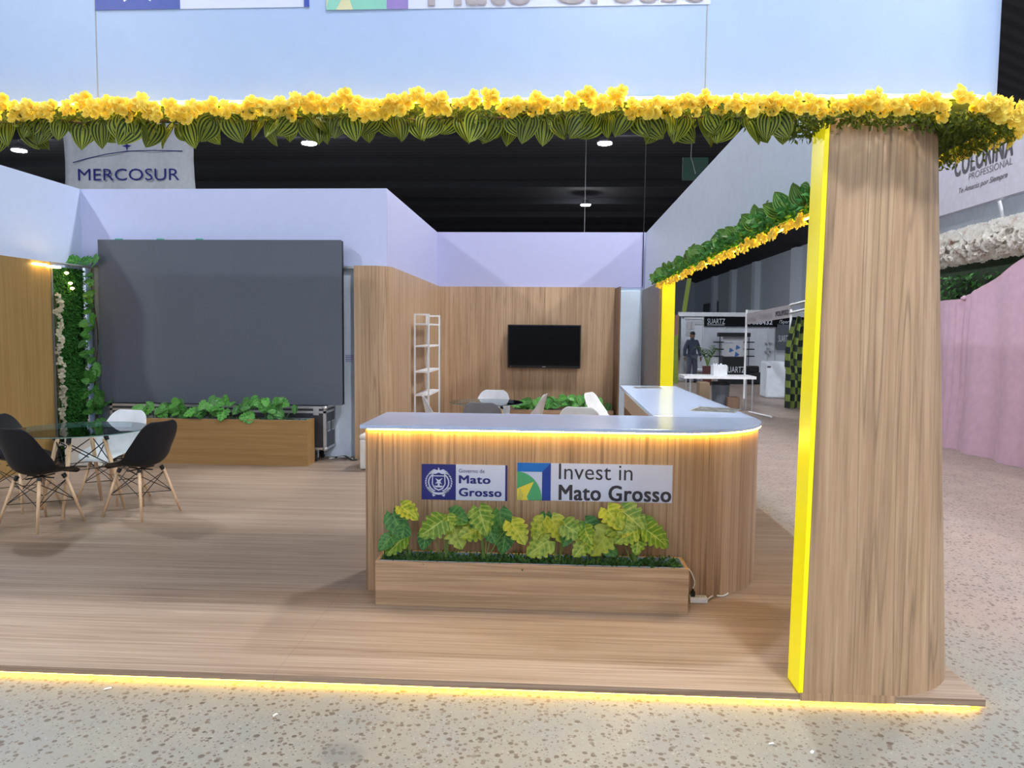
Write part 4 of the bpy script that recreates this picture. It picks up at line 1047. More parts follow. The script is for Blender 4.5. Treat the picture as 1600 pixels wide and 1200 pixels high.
# cube poufs
def pouf(x, y, w, h, label):
    t = thing('cube_pouf', (x, y, P), label, 'pouf', 'cream cube poufs')
    o = obj('body', B(x - w / 2, x + w / 2, y - w / 2, y + w / 2, P + 0.01, P + h - 0.06), M_cream, t, bevel=0.015)
    o = obj('cushion', B(x - w / 2 - 0.005, x + w / 2 + 0.005, y - w / 2 - 0.005, y + w / 2 + 0.005, P + h - 0.058, P + h), M_cream, t, bevel=0.022)
q = UZ(133, 729, P); pouf(q.x, q.y + 0.2, 0.46, 0.42, 'cream cube pouf behind the front glass table')
q = UZ(565, 735, P); pouf(q.x + 0.185, q.y + 0.22, 0.42, 0.42, 'cream cube pouf half hidden by the left end of the counter')

# power strip by the counter
q = UZ(1090, 940, P)
s = thing('power_strip', (q.x, q.y, P), 'white power strip on the floor right of the front planter', 'power strip')
obj('body', B(q.x - 0.05, q.x + 0.055, q.y - 0.03, q.y + 0.03, P, P + 0.032), M_steel, s, bevel=0.004)
m = MB()
for k in range(3):
    for d in (-0.006, 0.006): m.box(q.x - 0.03 + 0.03 * k + d - 0.002, q.x - 0.03 + 0.03 * k + d + 0.002, q.y - 0.004, q.y + 0.004, P + 0.032, P + 0.0328)
obj('socket_holes', m, M_black, s)
obj('plug', MB().box(q.x - 0.042, q.x - 0.018, q.y - 0.012, q.y + 0.012, P + 0.033, P + 0.062).tube([(q.x - 0.03, q.y, P + 0.062), (q.x - 0.03, q.y, P + 0.08)], 0.006, 6), M_black, s)
cable([(q.x - 0.03, q.y, P + 0.08), (q.x - 0.02, q.y + 0.0, P + 0.12), (q.x - 0.035, q.y + 0.01, P + 0.165), (q.x - 0.048, q.y + 0.03, P + 0.185), (q.x - 0.06, q.y + 0.05, P + 0.19)], 0.004, M_steel, 'thin white lead rising from the black plug')
e_ = UZ(1168, 899, P)
cable([(q.x + 0.055, q.y, P + 0.012), (q.x + 0.12, q.y + 0.10, P + 0.006), (q.x + 0.20, q.y + 0.12, P + 0.006), (e_.x - 0.05, e_.y - 0.04, P + 0.006), (e_.x, e_.y, P + 0.006)], 0.005, M_steel, 'white cable running from the power strip along the counter foot')

# ================================================================ hanging things over the stand
YB = 20.0
a = UY(98, 330, YB); b = UY(305, 168, YB)
s = thing('hanging_banner', ((a.x + b.x) / 2, YB, a.z), 'white cloth banner reading MERCOSUR hanging behind the stand', 'banner')
m = MB(); nx_ = 24; vs = []
for j in range(7):
    z = b.z + (a.z - b.z) * j / 6; pin = 1 - 0.05 * math.sin(PI * j / 6)
    for i in range(nx_ + 1):
        u = i / nx_; xx = (a.x + b.x) / 2 + (b.x - a.x) * (u - 0.5) * pin
        vs.append((xx, YB + 0.05 * math.sin(u * 19 + j * 0.3), z))
m.add(vs, [(j * (nx_ + 1) + i, j * (nx_ + 1) + i + 1, (j + 1) * (nx_ + 1) + i + 1, (j + 1) * (nx_ + 1) + i) for j in range(6) for i in range(nx_)])
o = obj('cloth', m, M_banner, s, smooth=True); md_ = o.modifiers.new('s', 'SOLIDIFY'); md_.thickness = 0.01
c = UY(122, 282, YB - 0.08); d = UY(280, 263, YB - 0.08)
text_on('lettering', 'MERCOSUR', (c.x, YB - 0.075, c.z), (1, 0, 0), (0, 0, 1), d.x - c.x, d.z - c.z, M_navy, s, 0.0)
pp = [UY(px, py, YB - 0.08) for px, py in ((114, 254), (135, 248), (165, 241), (200, 236), (240, 235), (285, 236))]
obj('arc_line', MB().tube(pp, 0.012, 6), M_navy, s)
c = UY(198, 228, YB - 0.08); st = []
for k in range(8):
    a_ = k * PI / 4; r = 0.14 if k % 2 == 0 else 0.04; st.append((c.x + r * math.cos(a_), YB - 0.08, c.z + r * math.sin(a_)))
obj('star_mark', MB().add(st, [tuple(range(8))]), M_navy, s)
for xx in (a.x + 0.1, b.x - 0.1):
    obj('cord', MB().tube([(xx, YB, b.z - 0.02), (xx, YB, 9.6)], 0.01, 5), M_wire, s)
for (px, y, z0, lab) in ((914, 27.9, 3.4, 'thin cord hanging from the ceiling near the lowest lamp'), (1007, 13.20, 2.5, 'black cord hanging down the right end of the back wall')):
    q = UY(px, 300, y); tagp(obj('cable', MB().tube([(q.x, y, z0), (q.x + 0.01, y, 6), (q.x + 0.02, y, 9.6)], 0.008 if y < 20 else 0.014, 5), M_lamph if y > 20 else M_wire), lab, 'cord')
a = UY(1066, 282, 24); b = UY(1092, 246, 24)
s = thing('hanging_net', ((a.x + b.x) / 2, 24, a.z), 'small dark green net panel hanging above the right wall', 'net')
obj('net_panel', B(a.x, b.x + 0.3, 24, 24.03, a.z, b.z), plain('dim_green_net', (0.035, 0.085, 0.07), 0.8), s)
obj('cord', MB().tube([(b.x - 0.1, 23.98, a.z + 0.2), (b.x - 0.25, 23.98, b.z), (b.x - 0.2, 23.98, 9.5)], 0.015, 5), M_lamph, s)

# ================================================================ NEIGHBOUR STAND ON THE RIGHT
XR = 6.2
a = UX(1470, 340, XR); b = UX(1600, 297, XR); tl = UX(1555, 189, XR); bl = UX(1555, 311.5, XR)
zt, zb = tl.z, bl.z
s = thing('neighbour_sign', (XR, a.y - 1.2, zb), 'white shop sign reading COLORINA PROFESSIONAL at the right edge', 'sign')
obj('board', B(XR, XR + 0.12, 7.5, 13.2, zb, zt), M_bannersh, s)
def side_text(t_, px0, px1, zlo, zhi, mat, bold, sl=0):
    y0_ = UX(px0, 300, XR).y; y1_ = UX(px1, 300, XR).y
    text_on('lettering', t_, (XR - 0.002, y0_, zlo), (0, -1, 0), (0, 0, 1), y0_ - y1_, zhi - zlo, mat, s, bold, 0.003, sl)
zA = UX(1490, 279, XR).z; zB = UX(1490, 246, XR).z
side_text('COLORINA', 1490, 1580, zA, zB, M_ink, 0.035)
zA = UX(1513, 282, XR).z; zB = UX(1513, 272, XR).z
side_text('PROFESSIONAL', 1513, 1580, zA, zB, M_ink2, 0.0)
zA = UX(1500, 305, XR).z; zB = UX(1500, 294, XR).z
side_text('Te Amarás por Siempre', 1497, 1572, zA, zB, M_ink2, 0.012, 0.3)
obj('back_panel', B(XR + 0.35, XR + 0.41, 7.5, 14.5, 3.0, zb + 0.3), M_hallwall, s)
q0 = UX(1558, 316, XR + 0.2); q1 = UX(1572, 342, XR + 0.2)
obj('strut', MB().tube([(q0.x, q0.y, q0.z + 0.1), (q1.x, q1.y, q1.z - 0.1)], 0.025, 8), M_steel, s)
XG = 6.0
s = thing('rose_garland', (XG, 10, UX(1540, 378, XG).z), 'thick garland of white artificial roses at the right edge', 'garland')
zc0 = UX(1480, 388, XG); zc1 = UX(1600, 362, XG)
obj('core', MB().tube([(XG + 0.12, zc0.y + 0.8, zc0.z), (XG + 0.12, zc1.y - 0.8, zc1.z)], 0.12, 10), M_cream, s)
rm = tmesh('rose', ROSE, M_rose); rp = tmesh('rose', ROSE, M_rosep); rs = MB()
for i in range(520):
    u = random.random() * (zc0.y - zc1.y + 1.4); yy = zc1.y - 0.6 + u
    zz = zc1.z + (zc0.z - zc1.z) * (yy - zc1.y) / (zc0.y - zc1.y)
    a_ = rnd(0.35 * PI, 1.6 * PI); rr = 0.19
    n_ = Vector((math.cos(a_), -0.5, math.sin(a_))); pos = Vector((XG + 0.12 + rr * math.cos(a_), yy, zz + rr * math.sin(a_)))
    m4 = basis(pos, rv(), n_ + rv(0.3), rnd(0.13, 0.20))
    if i < 99: link_copy(rm if random.random() < 0.8 else rp, 'rose', m4, s)
    else: rs.inst(ROSE, m4)
tagp(obj('rose_filling', rs, M_rose, s, smooth=True), kind='stuff')
s = thing('dark_foliage', (6.9, 10.2, 1.6), 'dark green foliage screen between rose garland and pink cloth', 'foliage')
obj('backing', B(6.75, 6.8, 7.5, 14.5, 0.9, 2.9), M_soil, s)
dm = MB()
for i in range(1500):
    dm.inst(LEAF_SMALL, basis((6.72 - rnd(0, .1), rnd(8.8, 14), rnd(1.4, 2.7)), rv() + Vector((-0.5, 0, -.5)), rv() + Vector((-1, -1, 0.4)), rnd(0.06, 0.13)))
tagp(obj('dense_leaves', dm, M_moss, s, smooth=True), kind='stuff')
# pink cloth: tied high on the right, falling in folds
s = thing('pink_drape', (6.1, 10.3, 0), 'pink cloth draped over the neighbouring stand at the right edge', 'drape')
m = MB(); vs = []; NI, NJ = 90, 22
yA, yB = UX(1455, 500, 6.0).y, 7.6
for j in range(NJ + 1):
    v = j / NJ
    for i in range(NI + 1):
        u = i / NI; yy = yA + (yB - yA) * u
        # top edge: low left of the tie point, then rising towards us
        ytie = UX(1507, 467, 6.0).y; zt_ = UX(1507, 467, 6.0).z; zr_ = UX(1600, 400, 6.0)
        if yy > ytie: tz = zt_
        else: tz = zt_ + (zr_.z - zt_) * (ytie - yy) / (ytie - zr_.y)
        z = 0.01 + (tz - 0.01) * (1 - v)
        dt = abs(yy - ytie)
        fold = 0.035 * math.sin(yy * 8.5 + v * 2.0) * (0.4 + v) + 0.03 * math.sin(yy * 3.1 + 1 + v) + 0.05 * math.exp(-dt * 6) * math.sin(dt * 40 + v * 3)
        vs.append((6.0 + fold - 0.10 * v * v, yy + 0.02 * math.sin(v * 7), z + (0.0 if j < NJ else 0.004 * math.sin(yy * 30))))
m.add(vs, [(j * (NI + 1) + i, j * (NI + 1) + i + 1, (j + 1) * (NI + 1) + i + 1, (j + 1) * (NI + 1) + i) for j in range(NJ) for i in range(NI)])
o = obj('cloth', m, M_pink, s, smooth=True)
c = UX(1507, 467, 5.97)
obj('tie', MB().lathe((c.x, c.y, c.z - 0.03), [(0.01, 0), (0.05, 0.02), (0.05, 0.05), (0.01, 0.08)], 10), M_pink, s, smooth=True)

# ================================================================ FAR STANDS THROUGH THE RIGHT OPENING
def pbox(px0, py0, px1, py1, Y, dep, mb=None, ground=False):
    a = UY(px0, py1, Y); b = UY(px1, py0, Y); z0_ = 0 if ground else a.z
    return (mb or MB()).box(a.x, b.x, Y, Y + dep, z0_, b.z)
def ptext(s_, px0, py0, px1, py1, Y, mat, parent, bold=0.0, name='lettering'):
    a = UY(px0, py1, Y); b = UY(px1, py0, Y)
    return text_on(name, s_, (a.x, Y, a.z), (1, 0, 0), (0, 0, 1), b.x - a.x, b.z - a.z, mat, parent, bold, 0.01)
YF = 28.0
s = thing('exhibition_booth', (8.0, YF, 0), 'far white booth with black SUARTZ header seen through the right opening', 'booth')
obj('back_wall', pbox(1063, 510, 1262, 592, YF, 0.1, ground=True), M_boothwhite, s)
obj('side_wall', pbox(1063, 498, 1098, 592, YF - 1.2, 0.1, ground=True), M_boothwhite, s)
obj('black_header', pbox(1101, 495, 1262, 510, YF - 0.15, 0.1), M_blackg, s)
ptext('SUARTZ', 1105, 498, 1133, 506, YF - 0.16, M_boothwhite, s, 0.0)
obj('underline', pbox(1105, 507.3, 1132, 508, YF - 0.16, 0.005), M_boothwhite, s)
ptext('7806432', 1170, 500, 1207, 507, YF - 0.16, M_boothwhite, s, 0.03)
ptext('/Spart', 1217, 500, 1236, 507, YF - 0.16, M_boothwhite, s, 0.0)
obj('top_rail', pbox(1060, 489, 1262, 494, YF - 0.2, 0.15), M_alu, s)
for px in (1064, 1098, 1132.5, 1200, 1212):
    obj('upright', pbox(px - 0.7, 494, px + 0.7, 592, YF - 0.05, 0.05, ground=True), M_alu, s)
obj('ceiling_light_panel', pbox(1070, 496, 1099, 498.5, YF - 1.3, 0.1), M_steel, s)
for px0, py0, px1, py1 in ((1073, 502, 1080, 515), (1080.5, 502, 1085, 514), (1072, 517, 1080, 525), (1087, 502, 1098, 507)):
    obj('poster', pbox(px0, py0, px1, py1, YF - 1.25, 0.02), M_logoblue if px0 == -1 else M_lamph, s)
obj('gable_panel', pbox(1166, 485, 1262, 497, YF + 0.1, 0.1), M_steel, s)
# nearer header band with poles
s = thing('booth_header', (6.0, 17.5, 2.0), 'narrow slanting header band reading POLIPISO over the far booth', 'sign')
A0, A1 = UY(1166, 507, 19.5), UY(1235, 497 - 1, 17.2); B0, B1 = UY(1166, 490, 19.5), UY(1235, 476, 17.2)
obj('band', MB().add([A0, A1, B1, B0, A0 + Vector((0, .06, 0)), A1 + Vector((0, .06, 0)), B1 + Vector((0, .06, 0)), B0 + Vector((0, .06, 0))], [(0, 1, 2, 3), (5, 4, 7, 6), (0, 4, 5, 1), (3, 2, 6, 7), (1, 5, 6, 2), (0, 3, 7, 4)]), plain('pale_pink_board', (0.45, 0.40, 0.43), 0.5), s)
dv = (A1 - A0); hh = 0.16
def band_text(t_, u0, u1, mat, bold):
    o_ = A0 + dv * u0; up = (B0 - A0).lerp(B1 - A1, u0); L_ = dv.length * (u1 - u0)
    text_on('lettering', t_, o_ + up * 0.25, dv, (0, 0, 1), L_, up.length * 0.42, mat, s, bold, 0.012)
band_text('POLIPISO', 0.70, 0.97, M_ink, 0.04)
band_text('INGENIERIA', 0.34, 0.62, M_inkgrey, 0.0)
band_text('cerámicas', 0.04, 0.25, M_inkgrey, 0.0)
E0, E1 = UY(1235, 489, 17.2), UY(1290, 476, 15.5); F0, F1 = UY(1235, 477, 17.2), UY(1290, 463, 15.5)
obj('rail', MB().tube([E0, E1], 0.03, 6).tube([F0, F1], 0.03, 6), M_alu, s)
for px, Y in ((1166.5, 19.5), (1236, 17.2)):
    tp_ = UY(px, 490, Y); obj('pole', MB().tube([(tp_.x, Y, 0), (tp_.x, Y, tp_.z + 0.1)], 0.028, 8), M_steel, s)
# shelving unit in the booth
s = thing('black_display_rack', (7.0, 27.5, 0), 'black display rack with side shelves inside the far booth', 'rack')
YR = 27.0
obj('header', pbox(1123, 520, 1173, 526, YR, 0.3), M_black, s)
for px in (1124.5, 1170):
    obj('post', pbox(px - 1.3, 524, px + 1.3, 594, YR + 0.05, 0.1, ground=True), M_black, s)
for py in (534, 545, 556):
    for p0, p1 in ((1117, 1131), (1165, 1179)):
        obj('shelf', pbox(p0, py, p1, py + 1.6, YR, 0.3), M_black, s)
s = thing('logo_panel', (7.2, 27.4, 1.2), 'white panel with blue three-part round logo in the far booth', 'panel')
obj('board', pbox(1128, 526.5, 1168, 558, YR + 0.3, 0.04), M_paper, s)
c = UY(1148.5, 548, YR + 0.28); m = MB()
for k in range(3):
    a0 = R_(90 * 0 + k * 120 + 28); r = 0.21
    pts = [(c.x + 0.04 * math.cos(a0 + 0.45), c.y, c.z + 0.04 * math.sin(a0 + 0.45))] + [(c.x + r * math.cos(a0 + t_ * 0.15), c.y, c.z + r * math.sin(a0 + t_ * 0.15)) for t_ in range(7)]
    m.add(pts, [tuple(range(len(pts)))])
obj('round_logo', m, M_logoblue, s)
ptext('Quality', 1131, 534.5, 1146, 537, YR + 0.29, M_logoblue, s)
s = thing('black_stand_counter', (7.2, 25.2, 0), 'black booth counter with large white SUARTZ lettering', 'counter')
obj('body', pbox(1128, 558, 1167, 598, 25.2, 0.6, ground=True), M_black, s)
ptext('SUARTZ', 1133, 573, 1164, 582, 25.19, M_boothwhite, s, 0.0)
tagp(obj('black_sofa', pbox(1168, 583, 1197, 598, 25.3, 0.9, pbox(1168, 572, 1187, 583, 25.9, 0.3), ground=True), M_black, bevel=0.05), 'low black sofa right of the black booth counter', 'sofa')
s = thing('wall_board', (9.0, 27.6, 1.5), 'dark grey hanging board with white SUARTZ logo beside the checkered cloth', 'board')
obj('board', pbox(1214, 507, 1236, 547, 27.6, 0.05), M_bin, s)
ptext('SUARTZ', 1216, 524, 1233, 534, 27.55, M_boothwhite, s, 0.0)
# small shapes on the wall
for i, (px, py) in enumerate(((1199, 535), (1205, 535), (1202, 543.5), (1199, 548.5), (1206, 548.5), (1203, 553))):
    tagp(obj('wall_shelf', pbox(px - 2, py, px + 2, py + 2.2, YF - 0.2, 0.15), M_lamph), 'small grey wall bracket above the white plinth, %s' % ('top left', 'top right', 'second row', 'third row left', 'third row right', 'lowest')[i], 'bracket', 'small brackets on the far booth wall')
s = thing('white_plinth', (6.5, 19, 0), 'white display plinth left of the checkered cloth', 'plinth')
a = UZ(1197, 622, 0)
obj('body', pbox(1196, 565, 1229, 625, a.y, 0.6, ground=True), M_boothwhite, s, bevel=0.05)
obj('small_label', pbox(1199, 572, 1204.5, 574.5, a.y - 0.01, 0.005), M_ink, s)
# checkered cloth hanging in folds
Yc = 17.0; m = MB(); vs = []; uvs = []; NI, NJ = 40, 26
for j in range(NJ + 1):
    v = j / NJ
    for i in range(NI + 1):
        u = i / NI
        pl_ = 1238 - 9 * min(1, v * 3) + (2 if v > 0.55 else 0) - 1.5 * v; pr_ = 1268
        tp_ = UY(pl_ + (pr_ - pl_) * u, 497 + 3 * math.sin(u * 14), Yc); 
        z = tp_.z * (1 - v) + 0.02 * v
        vs.append((tp_.x, Yc + 0.07 * math.sin(u * 26 + v * 1.5) - 0.1 * v, z)); uvs.append((u + 0.02 * math.sin(v * 6), 1 - v))
m.add(vs, [(j * (NI + 1) + i, j * (NI + 1) + i + 1, (j + 1) * (NI + 1) + i + 1, (j + 1) * (NI + 1) + i) for j in range(NJ) for i in range(NI)], uvs)
tagp(obj('checkered_cloth', m, M_check, smooth=True), 'green and black checkered cloth hanging beside the yellow column edge', 'cloth')
# folding table with things under and on it
Yt = 16.2
s = thing('folding_table', (4.7, Yt, 0), 'long white folding table in the aisle beyond the counter wing', 'table')
obj('table_top', pbox(1069, 588.5, 1182, 591.5, Yt - 0.3, 0.7), M_steel, s)
for px in (1076, 1172):
    for dy in (-0.2, 0.3):
        q = UY(px, 590, Yt); obj('leg', MB().tube([(q.x, Yt + dy, 0), (q.x, Yt + dy, q.z - 0.03)], 0.018, 6), M_alu, s)
a = UY(1114, 588, Yt - 0.1); b = UY(1136, 571, Yt - 0.1); zt_ = UY(1100, 588.5, Yt - 0.3).z
s = thing('crate', ((a.x + b.x) / 2, Yt, zt_), 'white crate full of papers standing on the folding table', 'crate')
obj('body', B(a.x, b.x, Yt - 0.15, Yt + 0.15, zt_ + 0.002, b.z), M_paper, s)
m = MB()
for k in range(6): x_ = a.x + (b.x - a.x) * (k + 0.5) / 6; m.box(x_ - 0.02, x_ + 0.015, Yt - 0.08, Yt - 0.06, b.z, b.z + rnd(0.01, 0.05))
obj('papers', m, M_boothwhite, s)
a = UZ(1094, 622, 0); m = MB()
tagp(obj('cardboard_box', pbox(1093, 598, 1109, 618, 17.4, 0.4, ground=True), M_card), 'brown cardboard box under the left half of the folding table', 'box')
q = UY(1126, 598, 16.3); z1_ = UY(1126, 598, 16.3).z
s = thing('waste_bin', (q.x, 16.3, 0), 'grey waste bin with liner under the folding table', 'bin')
r_ = 14 / FPX * 16.3
obj('body', MB().lathe((q.x, 16.3, 0), [(0.01, 0), (r_ * 0.85, 0), (r_, z1_), (r_ * 0.93, z1_), (r_ * 0.8, 0.05), (0.01, 0.05)], 20), M_bin, s, smooth=False)
obj('liner', MB().lathe((q.x, 16.3, z1_ - 0.04), [(r_ * 1.01, 0), (r_ * 1.04, 0.02), (r_ * 1.02, 0.06), (r_ * 0.9, 0.05)], 20), M_black, s)
tl_ = UY(1146, 620, 16.0)
s = thing('open_box', (tl_.x, 16.1, 0), 'dark box with orange inside on the floor right of the waste bin', 'box')
mm = pbox(1137, 621, 1156, 640, 16.0, 0.02, ground=True); zz = UY(1146, 621, 16.0).z; xa = UY(1137, 621, 16.0).x; xb = UY(1156, 621, 16.0).x
mm.box(xa, xb, 16.25, 16.27, 0, zz).box(xa, xa + 0.02, 16.02, 16.25, 0, zz).box(xb - 0.02, xb, 16.02, 16.25, 0, zz)
obj('box_walls', mm, M_brown, s)
obj('orange_contents', B(xa + 0.02, xb - 0.02, 16.02, 16.25, 0.01, zz - 0.02), M_orange, s)
# potted palm
q = UZ(1105, 597, 0); q = UY(1105, 590, 24.5)
s = thing('potted_palm', (q.x, 24.5, 0), 'potted palm in a dark red pot beside the walking man', 'plant')
zt_ = UY(1105, 572, 24.5).z
obj('pot', MB().lathe((q.x, 24.5, 0), [(0.01, 0), (0.13, 0), (0.17, zt_), (0.14, zt_), (0.12, zt_ - 0.05), (0.01, zt_ - 0.05)], 16), M_terra, s)
for k in range(9):
    a_ = k * 2 * PI / 9 + 0.3; L_ = rnd(0.5, 0.75); b0 = Vector((q.x, 24.5, zt_ - 0.04)); m = MB()
    pts = [b0 + Vector((math.cos(a_) * L_ * u * 0.75, math.sin(a_) * L_ * u * 0.75, 0.22 + L_ * (1.75 * u - 1.15 * u * u))) - Vector((0, 0, 0.22 * (1 - u) ** 3)) for u in [i / 8 for i in range(9)]]
    m.tube(pts, 0.012, 5, 0.003)
    fr = MB()
    for i in range(2, 9):
        for sd in (-1, 1):
            dd = Vector((-math.sin(a_), math.cos(a_), 0)) * sd + (pts[i] - pts[i - 1]).normalized() * 0.8 + Vector((0, 0, -0.2))
            fr.inst(LEAF_SMALL, basis(pts[i], dd, (0, 0, 1), 0.22 - 0.018 * i))
    st_ = obj('frond', fr, M_palm, s); obj('stalk', m, M_stem, st_)
# round-backed white chairs by the far counter
for (px, lab) in ((1094, 'white round-backed tub chair left of the potted palm'), (1118, 'white round-backed tub chair right of the potted palm')):
    q = UY(px, 590, 26.0)
    s = thing('tub_chair', (q.x, 26.0, 0), lab, 'chair', 'white tub chairs in the far booth')
    pts = arc(q.x, 26.1, 0.27, 0, 180, 12)
    m = MB().loft([[(x, y, 0.25) for x, y in pts + [(q.x + (x - q.x) * .85, 26.1 + (y - 26.1) * .85) for x, y in reversed(pts)]],
                   [(x, y, 0.72 + 0.12 * math.sin(PI * min(i, 25 - i) / 12)) for i, (x, y) in enumerate(pts + [(q.x + (x - q.x) * .85, 26.1 + (y - 26.1) * .85) for x, y in reversed(pts)])]])
    obj('backrest', m, M_paper, s)
    obj('seat', MB().lathe((q.x, 26.08, 0.38), [(0.01, 0), (0.24, 0), (0.25, 0.05), (0.22, 0.08), (0.01, 0.08)], 16), M_paper, s)
    for k in range(4):
        a_ = PI / 4 + k * PI / 2; obj('leg', MB().tube([(q.x + 0.15 * math.cos(a_), 26.08 + 0.15 * math.sin(a_), 0.38), (q.x + 0.2 * math.cos(a_), 26.08 + 0.2 * math.sin(a_), 0)], 0.015, 6), M_leg, s)
# wall window, strap, leaning things at left of the opening
a = UX(1122, 490, 14.97); b = UX(1099, 484, 14.97); ya, yb = min(a.y, b.y), max(a.y, b.y); za, zb2 = a.z, a.z + 1.1
s = thing('high_window', (14.97, (ya + yb) / 2, za), 'small dark window high on the far hall wall', 'window')
obj('pane', B(14.95, 14.99, ya, yb, za, zb2), M_blackg, s)
obj('frame', MB().box(14.93, 14.99, ya, yb, zb2, zb2 + 0.12).box(14.93, 14.95, (ya + yb) / 2 - 0.1, (ya + yb) / 2 + 0.1, za, zb2), M_lamph, s)
a = UY(1065, 492, 29.5); b = UY(1074, 435, 29.5)
tagp(obj('slanting_strap', MB().add([a, a + Vector((.16, 0, 0)), b + Vector((.16, 0, 0)), b, a + Vector((0, .04, 0)), a + Vector((.16, .04, 0)), b + Vector((.16, .04, 0)), b + Vector((0, .04, 0))], [(0, 1, 2, 3), (5, 4, 7, 6), (0, 4, 5, 1), (3, 2, 6, 7), (1, 5, 6, 2), (0, 3, 7, 4)]), M_olive), 'pale green slanting fabric strip hanging above the far booth', 'fabric')
a = UY(1053, 594, 25); b = UY(1061, 522, 25)
m = MB().add([(a.x, 25, 0.0), (a.x + 0.14, 25, 0.0), (b.x, 25.2, b.z), (b.x - 0.16, 25.2, b.z - 0.1), (a.x, 25.04, 0.0), (a.x + 0.14, 25.04, 0.0), (b.x, 25.24, b.z), (b.x - 0.16, 25.24, b.z - 0.1)], [(0, 1, 2, 3), (5, 4, 7, 6), (0, 4, 5, 1), (3, 2, 6, 7), (1, 5, 6, 2), (0, 3, 7, 4)])
tagp(obj('leaning_roll', m, M_olive), 'olive green fabric roll leaning just right of the far yellow column', 'fabric')
tagp(obj('red_panel', pbox(1045, 492, 1061, 518, 27, 0.1, ground=True), plain('terracotta_panel', (0.38, 0.20, 0.16), 0.7)), 'terracotta panel just right of the far yellow column', 'panel')
tagp(obj('dark_bundle', pbox(1046, 526, 1061, 592, 26.2, 0.4, ground=True), M_darkgreen, bevel=0.08), 'dark bundle on the floor right of the far yellow column', 'bundle')
q0 = UZ(1170, 645, 0); q1 = UZ(1205, 653, 0)
tagp(obj('white_pole', MB().tube([(q0.x, q0.y, 0.02), (q1.x, q1.y, 0.02)], 0.02, 8), M_steel), 'white pole lying on the concrete beyond the counter', 'pole')

